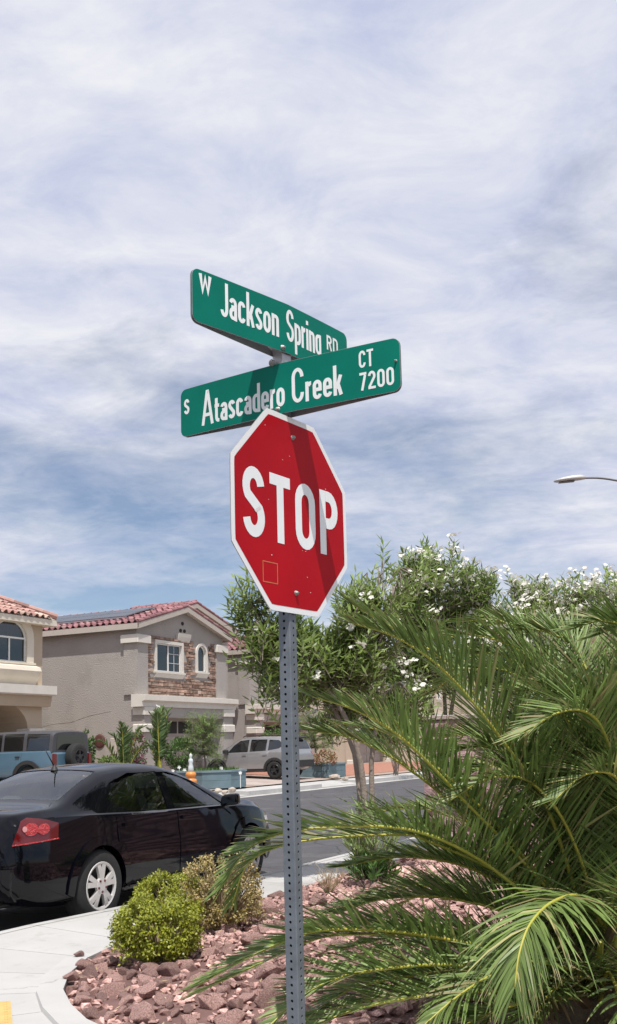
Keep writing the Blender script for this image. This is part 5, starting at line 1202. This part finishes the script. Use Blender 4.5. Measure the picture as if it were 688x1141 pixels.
for k in range(14):       # dry lower fronds and suckers round the foot
    a = rp.uniform(0, 6.28); d = Vector((math.cos(a), math.sin(a), 0)); l = rp.uniform(.6, 1.1)
    frond(palm, [d * .12 + Vector((0, 0, .12)), d * l * .45 + Vector((0, 0, .34)), d * l * .85 + Vector((0, 0, .22)), d * l * 1.1 + Vector((0, 0, .02))], .26, 26, m=m_drybrown if k % 3 == 0 else m_frond, mst=m_rachis, seed=200 + k, thick=.011, wid=.018, droop=.6)

# --- leafy masses
def blob_point(rg, c, r_, shell=.55, sq=2.0):
    while True:
        v = Vector((rg.uniform(-1, 1), rg.uniform(-1, 1), rg.uniform(-1, 1))); k = (abs(v.x) ** sq + abs(v.y) ** sq + abs(v.z) ** sq) ** (1 / sq)
        if shell < k < 1.0: return Vector((c[0] + v.x * r_[0], c[1] + v.y * r_[1], c[2] + v.z * r_[2])), v, k
def clipped_bush(name, P, boxes, m, n, label, L=.023, w=.014, group=None, seed=1, twigs=110, bare=.0):
    """boxes: (centre, radii) lumps; leaves sit in small sprays near the surface so that gaps show between them"""
    root = thing(name, label, 'shrub', P, 0, group); rg = random.Random(seed); mb = MB()
    sprays = []
    for q in range(n // 9):
        c, r_ = boxes[rg.randrange(len(boxes))]; p, v, k = blob_point(rg, c, r_, .74, 3.2)
        p += Vector((noise.noise(p * 7), noise.noise(p * 7 + Vector((5, 0, 0))), noise.noise(p * 7 + Vector((0, 9, 0))))) * .045
        if p.z < .03: p.z = .03 + rg.random() * .05
        if noise.noise(p * 9 + Vector((seed, 0, 0))) < -.20 + bare + max(0, .16 - p.z) * 1.6: continue
        sprays.append(p); o = Vector(v).normalized()
        d0 = (o + Vector((rg.gauss(0, .35), rg.gauss(0, .35), .35 + rg.gauss(0, .3)))).normalized()
        for j in range(9):
            a = rg.uniform(0, 6.28); s1 = d0.orthogonal().normalized(); s2 = d0.cross(s1); dd = (d0 * rg.uniform(.2, .9) + s1 * math.cos(a) + s2 * math.sin(a)).normalized()
            nn = (o * .6 + Vector((rg.gauss(0, .5), rg.gauss(0, .5), .6))).normalized(); leaf(mb, p + d0 * (j - 4) * .008 + dd * .004, dd, nn, L * rg.uniform(.7, 1.2), w * rg.uniform(.8, 1.15), rg=rg)
    mb.build('crown', m, root, fix=False, kind='stuff')
    tw = MB()
    for _ in range(twigs):
        p = rg.choice(sprays); b = Vector((p.x * .22 + rg.uniform(-.03, .03), p.y * .22 + rg.uniform(-.03, .03), 0)); md = b.lerp(p, .5) + Vector((0, 0, .05)); tw.tube([b, md, p], [.006, .004, .002], 4, False)
    tw.build('stems', m_twig, root, kind='stuff'); return root
P1 = gz(178, 1066, .20); P2 = gz(247, 1030, .20); P3 = gz(190, 1028, .20)
clipped_bush('shrub', (P1.x, P1.y, .17), [((0, 0, .225), (.275, .25, .205)), ((-.03, 0, .19), (.27, .25, .19))], m_box, 24000, 'bright yellow green clipped shrub at the front of the rock bed', seed=3)
clipped_bush('shrub', (P3.x, P3.y, .17), [((0, 0, .22), (.27, .22, .19))], m_box, 13000, 'green clipped shrub between the bright front shrub and the black car', seed=5)
clipped_bush('shrub', (P2.x, P2.y, .17), [((0, 0, .29), (.30, .24, .26)), ((.06, 0, .2), (.27, .22, .2))], m_box2, 15000, 'half dry yellowing clipped shrub right of the bright green one', seed=9, twigs=420, bare=.08)

def branch(mb, a, b, r0, r1, rg, wob=.05, n=5):
    a, b = Vector(a), Vector(b); l = (b - a).length; pts = [a.lerp(b, k / n) + (Vector((rg.gauss(0, wob), rg.gauss(0, wob), rg.gauss(0, wob * .5))) * l * .35 if 0 < k < n else Vector()) for k in range(n + 1)]
    mb.tube(pts, [r0 + (r1 - r0) * k / n for k in range(n + 1)], 6); return pts
def leafy_tree(name, P, trunks, lobes, label, cat, ml, tips, per=13, L=.125, w=.024, flowers=.25, seed=1, mbark=None, up=.55, fl=5, frad=.035, thr=-.14):
    """trunks: paths; lobes: (centre, radii, share). Leaves in whorls along the last part of every twig, white flower heads at some tips"""
    root = thing(name, label, cat, P); rg = random.Random(seed); nodes = []; mbark = mbark or m_bark; P = Vector(P)
    for path, r0, r1 in trunks:
        C_ = catmull([Vector(p) - P for p in path], 12); t = MB(); t.tube(C_, [r0 + (r1 - r0) * k / 12 for k in range(13)], 7); t.build('trunk', mbark, root, smooth=True); nodes += C_[6:]
    limbs = MB(); ln = []
    for c, r_, sh in lobes:
        for _ in range(9):
            p, v, k = blob_point(rg, Vector(c) - P, r_, .25); p = (Vector(c) - P).lerp(p, .7); a = min(nodes, key=lambda q: (q - p).length + (.6 if q.z > p.z else 0)); ln += branch(limbs, a, p, .013, .005, rg)[2:]
    limbs.build('limbs', mbark, root, smooth=True, kind='stuff')
    lv = MB(); tw = MB(); fm = MB(); tot = sum(l[2] for l in lobes)
    for c, r_, sh in lobes:
        for _ in range(int(tips * sh / tot)):
            p, v, k = blob_point(rg, Vector(c) - P, r_, .35)
            nz3 = noise.noise(p * 1.9 + Vector((seed, 3, 1)))
            if nz3 < thr: continue
            p += Vector(v).normalized() * (nz3 * .45 + (rg.uniform(.08, .30) if rg.random() < .09 else 0))
            a = min(ln, key=lambda q: (q - p).length_squared); d = (Vector(v).normalized() * .5 + Vector((rg.gauss(0, .3), rg.gauss(0, .3), up + rg.random() * .4))).normalized()
            tl = rg.uniform(.22, .42); b = p - d * tl; md = a.lerp(b, .55) + Vector((0, 0, .03)); tw.tube([a, md, b, p], [.007, .005, .004, .0025], 4, False)
            s1 = d.orthogonal().normalized(); s2 = d.cross(s1); ph = rg.uniform(0, 6.28)
            for j in range(per):
                u = .12 + .88 * (j // 3) / max(1, (per - 1) // 3); an = ph + (j % 3) * 2.09 + (j // 3) * 1.05; o = s1 * math.cos(an) + s2 * math.sin(an); sp_ = .35 + .55 * (1 - u)
                dd = (d * (1 - sp_ * .6) + o * (.35 + sp_) + Vector((0, 0, -.12 * rg.random()))).normalized(); nn = (d - o * .2 + Vector((rg.gauss(0, .2),) * 3)).normalized()
                leaf(lv, b + d * tl * u, dd, nn, L * rg.uniform(.7, 1.15), w, rg=rg)
            if rg.random() < flowers:
                for _f in range(rg.randrange(3, 3 + fl)):
                    cpt = p + d * .05 + Vector((rg.gauss(0, .045), rg.gauss(0, .045), rg.gauss(.01, .03))); nn = (d + Vector((rg.gauss(0, .5), rg.gauss(0, .5), rg.gauss(.2, .4)))).normalized(); x1 = nn.orthogonal().normalized(); x2 = nn.cross(x1); fm.cur = .01 + .98 * rg.random(); a0 = rg.random() * 6
                    for q in range(5):
                        an = a0 + q * 1.2566; e_ = x1 * math.cos(an) + x2 * math.sin(an); f2 = nn.cross(e_); fm.add([cpt, cpt + e_ * frad * .6 + f2 * frad * .42 + nn * .008, cpt + e_ * frad + nn * .004, cpt + e_ * frad * .6 - f2 * frad * .42 + nn * .008], [(0, 1, 2, 3)])
    lv.build('crown', ml, root, fix=False, kind='stuff'); tw.build('twigs', mbark, root, fix=False, kind='stuff')
    if fm.v: fm.build('flowers', m_wflower, root, fix=False, kind='stuff')
    return root
def lobe(x, y, Y_, rx, rz, sh, ry=None):
    c = at(x, y, Y_); k = Y_ / FPX; return (c, (rx * k, (ry or rx) * k, rz * k), sh)
bA = at(412, 935, 11.4); bA = Vector((bA.x, bA.y, .2))
leafy_tree('oleander_tree', bA, [([bA, at(402, 850, 11.4), at(380, 790, 11.4), at(345, 745, 11.3), at(305, 715, 11.3)], .040, .008), ([bA + Vector((.06, .1, 0)), at(414, 850, 11.6), at(424, 790, 11.6), at(426, 745, 11.6), at(424, 715, 11.6)], .036, .006), ([bA + Vector((-.05, .1, 0)), at(395, 840, 11.7), at(368, 780, 11.7), at(374, 740, 11.7), at(386, 712, 11.6)], .032, .006)],
  [lobe(300, 688, 11.3, 36, 42, .6), lobe(340, 722, 11.4, 38, 36, .5), lobe(408, 690, 11.6, 36, 60, .62), lobe(425, 640, 11.8, 40, 34, .16), lobe(390, 745, 11.6, 36, 36, .42), lobe(372, 785, 11.9, 30, 32, .25), lobe(432, 768, 12.0, 34, 40, .4)],
  'oleander tree with slender grey trunks behind the stop sign', 'tree', m_ole, 1300, L=.145, w=.030, per=16, flowers=.09, seed=4, thr=-.06)
bC = at(492, 890, 13.9); bC = Vector((bC.x, bC.y, .2))
leafy_tree('oleander_tree', bC, [([bC, at(486, 830, 13.9), at(478, 780, 13.9), at(452, 730, 13.8)], .045, .018), ([bC + Vector((.1, .05, 0)), at(500, 830, 13.9), at(505, 780, 13.9), at(520, 700, 14)], .045, .016), ([bC + Vector((.05, -.05, 0)), at(497, 830, 13.9), at(495, 770, 13.9), at(486, 690, 13.8)], .04, .016)],
  [lobe(490, 680, 13.9, 60, 62, 1.1), lobe(448, 715, 13.6, 44, 54, .7), lobe(518, 668, 14.1, 34, 40, .35), lobe(550, 710, 14.2, 34, 52, .6), lobe(470, 640, 13.9, 26, 26, .16)],
  'white flowering oleander above the low block wall', 'tree', m_ole2, 1450, L=.135, w=.03, per=16, flowers=.36, seed=8)
bB = at(635, 880, 13.6); bB = Vector((bB.x, bB.y, .2))
leafy_tree('oleander_tree', bB, [([bB, at(630, 820, 13.6), at(622, 760, 13.6), at(605, 715, 13.6)], .05, .018), ([bB + Vector((.1, .1, 0)), at(650, 820, 13.7), at(660, 760, 13.7), at(672, 700, 13.7)], .05, .018)],
  [lobe(628, 698, 13.6, 74, 60, 1.3), lobe(690, 702, 13.9, 58, 62, .9), lobe(585, 712, 13.4, 38, 56, .55)],
  'dense oleander covered in white flowers at the right', 'tree', m_ole, 2300, L=.12, per=14, w=.028, flowers=.55, seed=15, fl=6)
# low clumps in the bed
def clump(name, P, h, spread, n, m, label, L=.16, w=.026, seed=1, mst=None, cat='plant'):
    root = thing(name, label, cat, P); rg = random.Random(seed); st = MB(); lv = MB()
    for _ in range(n):
        a = rg.uniform(0, 6.28); r_ = spread * math.sqrt(rg.random()); tip = Vector((math.cos(a) * r_, math.sin(a) * r_, h * rg.uniform(.55, 1.05) * (1 - .3 * (r_ / spread) ** 2))); b = Vector((tip.x * .25, tip.y * .25, 0)); md = b.lerp(tip, .5) + Vector((tip.x * .08, tip.y * .08, .02)); st.tube([b, md, tip], [.006, .005, .002], 4, False); C_ = catmull([b, md, tip], 6)
        for k in range(2, 7):
            d0 = (C_[k] - C_[k - 1]).normalized()
            for q in range(3):
                an = rg.uniform(0, 6.28); s1 = d0.orthogonal().normalized(); s2 = d0.cross(s1); o = s1 * math.cos(an) + s2 * math.sin(an); leaf(lv, C_[k], (d0 * .9 + o * .7).normalized(), (d0 * .4 - o).normalized(), L * rg.uniform(.6, 1.1), w, rg=rg)
    st.build('stems', mst or m_bark, root, fix=False, kind='stuff'); lv.build('leaves', m, root, fix=False, kind='stuff'); return root
gp = gz(414, 984, .22); clump('oleander_seedling', (gp.x, gp.y, bedz(9.6, 4.3) - .02), .34, .24, 26, m_bush, 'small bright green leafy plant by the pavement edge of the rock bed', L=.15, seed=2)
gp = at(418, 950, 10.9); clump('oleander_suckers', (gp.x, gp.y, .16), .86, .30, 34, mat('sucker_leaf', (0.26, 0.34, 0.12), 0.5, 0.15, 3, rnd=0.35, trans=0.4), 'tall upright clump of narrow leaves at the foot of the oleander trunks', L=.20, w=.024, seed=3)
gp = gz(366, 990, .22); dp = thing('dry_plant', 'small leafless dry plant beside the pavement behind the post', 'plant', (gp.x, gp.y, .16)); st = MB(); rg4 = random.Random(6)
for k in range(26):
    a = rg4.uniform(0, 6.28); l = rg4.uniform(.15, .36); d = Vector((math.cos(a) * .6, math.sin(a) * .6, 1)).normalized(); p0 = d * l * .55 + Vector((rg4.gauss(0, .03), 0, 0)); p1 = d * l + Vector((rg4.gauss(0, .05), rg4.gauss(0, .05), 0)); st.tube([(0, 0, 0), p0, p1], [.004, .003, .0015], 4)
    for j in range(3): st.tube([p0, p0 + Vector((rg4.gauss(0, .06), rg4.gauss(0, .06), rg4.uniform(.03, .12)))], [.002, .001], 4)
st.build('twigs', m_twig, dp, kind='stuff')

# --- plants of the front yards opposite
def small_palm(px, py, Y_, h, label, seed, ups, lean=0):
    P = at(px, py, Y_); z = .2; root = thing('date_palm', label, 'palm', (P.x, P.y, z)); rg = random.Random(seed)
    t = MB(); t.lathe([(.16, -.1), (.18, .2), (.13, .5), (.05, .62), (0, .63)], 10); t.build('trunk', m_trunk, root)
    for k, (dx, ht, out) in enumerate(ups):
        d = Vector((dx, rg.uniform(-.5, .5), 0)); tip = Vector((dx * out, d.y, ht)); frond(root, [(0, 0, .4), (dx * out * .25, d.y * .3, ht * .55), (dx * out * .62, d.y * .7, ht * .9), tip], .42, 34, m=m_frond2, seed=seed * 30 + k, thick=.022, wid=.05, droop=.3, vee=.5)
    return root
small_palm(138, 866, 36.2, 2.2, 'low spreading palm between the blue vehicle and the upright palm', 3, [(-1, 1.75, .95), (-.9, 1.95, .55), (-.3, 2.3, .35), (.25, 2.15, .5), (.8, 2.2, .95), (1, 1.5, .9), (-1, 1.1, .8), (.6, 1.9, .4), (0, 2.05, .2)])
small_palm(178, 870, 36.6, 2.8, 'taller upright palm in front of the garage of the grey house', 5, [(-.6, 2.65, .6), (-.3, 2.75, .4), (.15, 2.85, .4), (.6, 2.8, .6), (-.8, 2.1, .55), (.7, 2.3, .5), (0, 2.6, .3), (-.2, 2.3, .5), (.4, 2.5, .3), (-1, 1.6, .5)])
def yard_bush(name, px, py, Y_, rx, rz, m, n, label, seed, L=.09, w=.05, extra=None, frac=.12):
    P = at(px, py, Y_); k = Y_ / FPX; root = thing(name, label, 'shrub', (P.x, P.y, .2)); rg = random.Random(seed); mb = MB(); m2 = MB(); zc = P.z - .2
    st = MB()
    for _ in range(14): p, v, kk = blob_point(rg, (0, 0, zc), (rx * k * .8, rx * k * .8, rz * k * .8)); st.tube([(rg.gauss(0, .05), rg.gauss(0, .05), 0), (p.x * .5, p.y * .5, p.z * .6), p], [.02, .012, .005], 5)
    st.build('stems', m_bark, root, kind='stuff')
    for _ in range(n):
        p, v, kk = blob_point(rg, (0, 0, zc), (rx * k, rx * k, rz * k), .4); 
        if noise.noise(p * 3 + Vector((seed, 0, 0))) < -.25: continue
        d = (Vector(v).normalized() + Vector((rg.gauss(0, .6), rg.gauss(0, .6), rg.gauss(.3, .6)))).normalized(); leaf(m2 if extra and rg.random() < frac else mb, p, d, (Vector((0, -.4, .8)) + Vector((rg.gauss(0, .5), rg.gauss(0, .5), 0))).normalized(), L * rg.uniform(.7, 1.3), w, rg=rg)
    mb.build('crown', m, root, fix=False, kind='stuff')
    if m2.v: m2.build('blossoms', extra, root, fix=False, kind='stuff')
    return root
yard_bush('shrub', 97, 836, 36.0, 9, 22, m_bush, 1500, 'thin dark shrub against the grey side wall behind the spare wheel', 1)
yard_bush('bougainvillea', 154, 838, 37.2, 10, 24, m_bush, 1300, 'magenta flowering bush between the two yard palms', 2, extra=m_purple, frac=.35)
yard_bush('shrub', 200, 840, 37.0, 16, 18, m_bush, 2400, 'rounded green bush right of the upright palm', 3)
yard_bush('shrub', 121, 852, 35.6, 12, 9, m_airy, 800, 'low pale green plant at the foot of the spreading palm', 13)
yard_bush('shrub', 362, 846, 44.2, 14, 10, m_redleaf, 1100, 'low reddish green plant in the farther blue planter', 4)
yard_bush('shrub', 308, 822, 49.0, 17, 10, m_bush, 1300, 'green bush by the garage above the silver car', 6)
yard_bush('shrub', 440, 822, 46.0, 26, 14, m_bush, 1500, 'dark green hedge bush across the street left of the block wall', 7)
def airy_tree(px, pb, pt, Y_, rx, label, seed, n=240):
    P = at(px, pb, Y_); k = Y_ / FPX; top = at(px, pt, Y_).z - .2; root = thing('feathery_tree', label, 'tree', (P.x, P.y, .2)); rg = random.Random(seed); tr_ = MB(); lv = MB(); C_ = catmull([(0, 0, 0), (.05, 0, top * .3), (-.04, 0, top * .55), (.02, 0, top * .8)], 8); tr_.tube(C_, [.05 - .004 * i for i in range(9)], 7); tr_.build('trunk', m_bark, root); st = MB()
    for _ in range(n):
        h = rg.uniform(.35, 1.0); a = rg.uniform(0, 6.28); r_ = rx * k * math.sqrt(rg.random()) * (1.15 - .5 * abs(h - .6)); tip = Vector((math.cos(a) * r_, math.sin(a) * r_, top * h + rg.uniform(-.1, .1))); b = C_[min(8, 2 + int(h * 6))]; m_ = b.lerp(tip, .6) + Vector((0, 0, .12)); st.tube([b, m_, tip], [.012, .006, .002], 4, False); T = catmull([b, m_, tip], 10)
        for q in range(4, 11):
            for j in range(5):
                d = Vector((rg.gauss(0, 1), rg.gauss(0, 1), rg.gauss(-.1, .7))).normalized(); leaf(lv, T[q] + Vector((rg.gauss(0, .03), rg.gauss(0, .03), rg.gauss(0, .03))), d, Vector((rg.gauss(0, .5), -.5, 1)).normalized(), .11, .016, rg=rg)
    st.build('limbs', m_bark, root, fix=False, kind='stuff'); lv.build('crown', m_airy, root, fix=False, kind='stuff')
airy_tree(228, 868, 793, 37.2, 24, 'small feathery pale green tree beside the octagonal blue planter', 1, 180)
airy_tree(352, 862, 790, 46, 26, 'small feathery pale green tree behind the rear of the silver car', 2, 200)

# ------------------------------------------------------------------ block wall, lamp, planters, ornaments
m_block = mat('split_face_block', (0.34, 0.225, 0.225), 0.95, 0.26, 14, 0.9, 55, objrnd=0.16, spec=0.2, wear=((0.47, 0.37, 0.37), 16, 0.56, 0.7))
m_blk2 = mat('smooth_block', (0.33, 0.215, 0.185), 0.95, 0.12, 4, 0.4, 60, objrnd=0.10, spec=0.2)
m_cap = mat('block_cap', (0.44, 0.36, 0.33), 0.9, 0.1, 5, 0.3, 60)
WS = 12.4
bw = thing('block_wall', 'low pinkish split face block wall behind the palm', 'wall', S(WS, 4.75, .12), ROT - R(90))   # local x runs towards -t
rb = random.Random(9)
def rough_block(x0, x1, z0, z1, d0=-.02, amp=.022, nx=5, nzz=3, m=None, parent=None, th=.19, top=None):
    mb = MB(); g_ = {}
    for i in range(nx + 1):
        for j in range(nzz + 1):
            x, z = x0 + (x1 - x0) * i / nx, z0 + (z1 - z0) * j / nzz
            if top and j == nzz: z = top(x)
            e = 0 < i < nx and 0 < j < nzz; g_[i, j] = len(mb.v); mb.v.append((x, d0 - (rb.uniform(.3, 1) * amp if e else 0) + (.006 if not e else 0), z))
    for i in range(nx):
        for j in range(nzz): mb.f.append((g_[i, j], g_[i + 1, j], g_[i + 1, j + 1], g_[i, j + 1])); mb.r.append(0)
    o = len(mb.v); cs = [g_[0, 0], g_[nx, 0], g_[nx, nzz], g_[0, nzz]]; mb.v += [(mb.v[c][0], th, mb.v[c][2]) for c in cs]
    edge = [[g_[i, 0] for i in range(nx + 1)], [g_[nx, j] for j in range(nzz + 1)], [g_[i, nzz] for i in range(nx, -1, -1)], [g_[0, j] for j in range(nzz, -1, -1)]]
    for k, e in enumerate(edge): mb.f.append(tuple(e) + (o + (k + 1) % 4, o + k)); mb.r.append(0)
    mb.f.append((o, o + 3, o + 2, o + 1)); mb.r.append(0)
    return mb.build('block', m, parent)
for r_ in range(9):
    for c in range(-1, 5):
        x0 = c * .40 + (.2 if r_ % 2 else 0); x1 = x0 + .392; x0, x1 = max(0, x0), min(1.78, x1)
        if x1 - x0 > .06: rough_block(x0, x1, r_ * .195, r_ * .195 + .188, m=m_block, parent=bw)
fill = MB(); fill.box(.004, 1.776, .0, .17, -.1, 1.752); fill.build('mortar_core', m_cap, bw)
for c in range(5): cp = MB(); cp.cbox(c * .36 - .02, min(1.80, c * .36 + .334), -.045, .215, 1.756, 1.806, .008); cp.build('cap_block', m_cap, bw)
tw_ = thing('block_wall', 'taller brownish block wall with a rounded top at the right edge', 'wall', S(WS, 4.75, .12), ROT - R(90))
xa, xb = 1.80, 5.0
def topz(x): u = (x - (xa + .55)) / 2.4; return 2.68 - .9 * max(0, u) ** 2 - 1.1 * max(0, -u) ** 2 * .6
for r_ in range(14):
    for c in range(9):
        x0 = xa + c * .40 + (.2 if r_ % 2 else 0); x1 = x0 + .392; z0 = r_ * .195
        if x0 > xb: continue
        lim = lambda x: min(z0 + .188, topz(x))
        if min(topz(x0), topz(x1)) - z0 < .03: continue
        rough_block(x0, x1, z0, z0 + .188, -.01, .006, 3, 2, m_blk2, tw_, .19, lim)
fill = MB(); pts = [(xa + .004, -.1), (xb, -.1)] + [(xb - (xb - xa - .004) * k / 16, topz(xb - (xb - xa) * k / 16) - .03) for k in range(17)]; fill.prism(pts, 'y', 0, .17); fill.build('mortar_core', m_cap, tw_)
# street lamp: mast beyond the right edge, arm and luminaire in view
m_lampg = mat('lamp_paint', (0.50, 0.50, 0.49), 0.5, 0.06, 6, metal=0.2); m_pole = mat('lamp_mast', (0.16, 0.16, 0.165), 0.5, 0.1, 6, metal=0.5)
la = at(617, 535.5, 28); lm = at(700, 536, 28); lb = at(775, 552, 28)
lamp = thing('street_lamp', 'street lamp with curved arm and pale head against the sky', 'street lamp', (lb.x, lb.y, .15))
p0 = Vector((lb.x, lb.y, .15)); arm = [at(634, 534, 28) - p0, at(650, 532.6, 28) - p0, at(672, 533, 28) - p0, at(700, 538, 28) - p0, at(735, 546, 28) - p0, Vector((0, 0, lb.z - .15))]
mb = MB(); mb.tube(catmull(arm, 20), .030, 8); mb.build('arm', m_pole, lamp, smooth=True)
mb = MB(); mb.lathe([(.16, 0), (.15, .4), (.10, 4), (.07, lb.z - .1), (0, lb.z - .05)], 14); mb.build('mast', m_pole, lamp, smooth=True)
mb = MB(); d = (at(617, 535.5, 28) - at(650, 532.2, 28)).normalized(); q0 = at(652, 532.4, 28) - p0; sd2 = d.cross(Vector((0, 0, 1))).normalized(); up2 = sd2.cross(d).normalized(); vs = []; fs = []
for k, (u, wd, h1, h0) in enumerate(((0, .07, .06, -.04), (.12, .11, .10, -.05), (.35, .15, .10, -.055), (.60, .15, .07, -.06), (.78, .11, .03, -.055), (.86, .05, .0, -.04))):
    c = q0 + d * u
    for a in range(10): an = a * math.pi / 5; z_ = math.sin(an); vs.append(c + sd2 * wd * math.cos(an) + up2 * (h1 * z_ if z_ > 0 else -h0 * z_))
fs = [(k * 10 + a, k * 10 + (a + 1) % 10, (k + 1) * 10 + (a + 1) % 10, (k + 1) * 10 + a) for k in range(5) for a in range(10)] + [tuple(range(10)), tuple(range(59, 49, -1))]
mb.add(vs, fs); mb.build('luminaire', m_lampg, lamp, smooth=True)
mb = MB(); mb.add([q0 + d * u + sd2 * w_ - up2 * .072 for u, w_ in ((.30, .10), (.74, .09), (.74, -.09), (.30, -.10))], [(0, 1, 2, 3)]); mb.build('lens', m_pole, lamp, fix=False)
# planters
m_plant = mat('blue_grey_block', (0.125, 0.185, 0.215), 0.85, 0.12, 3, 0.3, 40)
m_pcap = mat('blue_grey_cap', (0.16, 0.22, 0.25), 0.85, 0.10, 3, 0.3, 40)
def planter(name, s, t, r_, label, n=8, rot=0, sx=1.0):
    z = far_z(t) - .02; root = thing(name, label, 'planter', S(s, t, z), ROT + rot); O = [(sx * r_ * math.cos(2 * math.pi * k / n + math.pi / n), r_ * math.sin(2 * math.pi * k / n + math.pi / n)) for k in range(n)]; I = [(p[0] * .87, p[1] * .87) for p in O]
    for row in range(2):
        mb = MB(); sc2 = 1.0; mb.ring([(p[0] * (1 + .0 * row), p[1]) for p in O], I, 'z', row * .27, row * .27 + .264); mb.build('course', m_plant, root)
    mb = MB(); mb.ring([(p[0] * 1.03, p[1] * 1.03) for p in O], [(p[0] * .96, p[1] * .96) for p in I], 'z', .535, .60); mb.build('coping', m_pcap, root)
    mb = MB(); mb.add([(p[0], p[1], .50) for p in I], [tuple(range(n))]); mb.build('soil', m_bed, root, fix=False); return root
planter('planter', 31.1, 19.9, 1.30, 'octagonal blue grey block planter in front of the silver car')
planter('planter', 40.2, 20.0, 1.0, 'blue grey block planter right of the silver car', 4, 0, 1.15)
rg5 = random.Random(2); low = MB()
pp = thing('planter_flowers', 'low green plants growing in the octagonal planter', 'plant', S(31.1, 19.9, far_z(19.9) + .48)); lv = MB()
for _ in range(700):
    a = rg5.uniform(0, 6.28); r_ = 1.05 * math.sqrt(rg5.random()); leaf(lv, Vector((math.cos(a) * r_, math.sin(a) * r_, 0)), Vector((rg5.gauss(0, .4), rg5.gauss(0, .4), 1)).normalized(), Vector((rg5.gauss(0, .5), -1, .3)).normalized(), rg5.uniform(.08, .26), .035, rg=rg5)
lv.build('leaves', m_bush, pp, fix=False, kind='stuff')
m_orng = mat('orange_glaze', (0.62, 0.24, 0.06), 0.4, 0.12, 6); m_glasst = mat('pale_figure', (0.55, 0.60, 0.62), 0.25, 0.15, 12)
q = at(213, 872, 35.0); st_ = thing('garden_statue', 'pale figurine on a rounded orange pedestal left of the octagonal planter', 'statue', (q.x, q.y, far_z(18.6)))
mb = MB(); mb.lathe([(.13, -.02), (.14, .06), (.09, .12), (.16, .20), (.21, .30), (.19, .38), (.11, .43), (.15, .47), (.185, .54), (.15, .61), (.08, .64), (0, .645)], 18); mb.build('pedestal', m_orng, st_, smooth=True)
mb = MB(); mb.lathe([(.07, .64), (.10, .68), (.085, .80), (.06, .90), (.085, .98), (.07, 1.04), (.03, 1.08), (.055, 1.13), (.05, 1.19), (.02, 1.23), (0, 1.235)], 14); mb.build('figurine', m_glasst, st_, smooth=True)
for k, (px, py, Yd) in enumerate(((193, 859, 36.0), (200, 855, 36.2), (206, 858, 35.8), (247, 856, 36.1), (268, 861, 36.0), (166, 862, 36.0))):
    P = at(px, py, Yd); gs = thing('garden_stake', ['small white pinwheel stake leftmost of the pair by the rounded bush', 'small white pinwheel stake tallest beside the rounded bush', 'small white pinwheel stake just left of the figurine', 'small white pinwheel stake in the middle of the octagonal planter', 'small white pinwheel stake at the right rim of the octagonal planter', 'small white pinwheel stake below the two yard palms'][k], 'garden stake', (P.x, P.y, .2), 0, 'white pinwheel stakes in the yard')
    h = P.z - .2; mb = MB(); mb.tube([(0, 0, 0), (0, 0, h)], .012, 6); mb.build('stick', m_frame, gs)
    for q_ in range(5):
        an = q_ * 1.2566 + k; e_ = Vector((math.cos(an), 0, math.sin(an))); f2 = Vector((-math.sin(an), 0, math.cos(an))); mb = MB(); c = Vector((0, -.02, h)); mb.add([c, c + e_ * .035 + f2 * .03, c + e_ * .075 + Vector((0, -.02, 0)), c + e_ * .035 - f2 * .02], [(0, 1, 2, 3)]); mb.build('petal', m_frame, gs, fix=False)
m_pale = mat('pale_stone', (0.42, 0.36, 0.30), 0.9, 0.2, 6, 0.4, 40, objrnd=0.15)
for k, (px, py, r_, lb2) in enumerate(((374, 868, .30, 'pale round boulder at the right end of the farther planter'), (385, 869, .18, 'smaller pale stone right of the boulder by the farther planter'), (243, 883, .16, 'pale stone below the octagonal planter, leftmost of three'), (251, 884, .13, 'pale stone below the octagonal planter, middle of three'), (259, 882, .15, 'pale stone below the octagonal planter, rightmost of three'))):
    me5 = rock_mesh(900 + k, 22); P = gz(px, py, .18); obj('boulder', me5, m_pale, None, label=lb2, cat='boulder'); o = bpy.data.objects[-1] if False else [o_ for o_ in COL.objects if o_.data == me5][0]; o.scale = (r_,) * 3; o.location = (P.x, P.y, .17 + r_ * .35)
wo = MB(); wo.lathe([(0, -.05), (.2, -.045), (.26, -.03), (.28, 0)], 20, 'x'); wo = wo.build('wall_ornament', mat('dark_red_ornament', (0.10, 0.035, 0.03), 0.7, 0.2, 8), label='round dark red ornament on the grey side wall', cat='ornament', smooth=True)
P = S(32.6 - .01, 24.1 + 1.75, 0); wo.location = (P.x, P.y, at(103, 826, P.y).z); wo.rotation_euler = (0, 0, ROT)
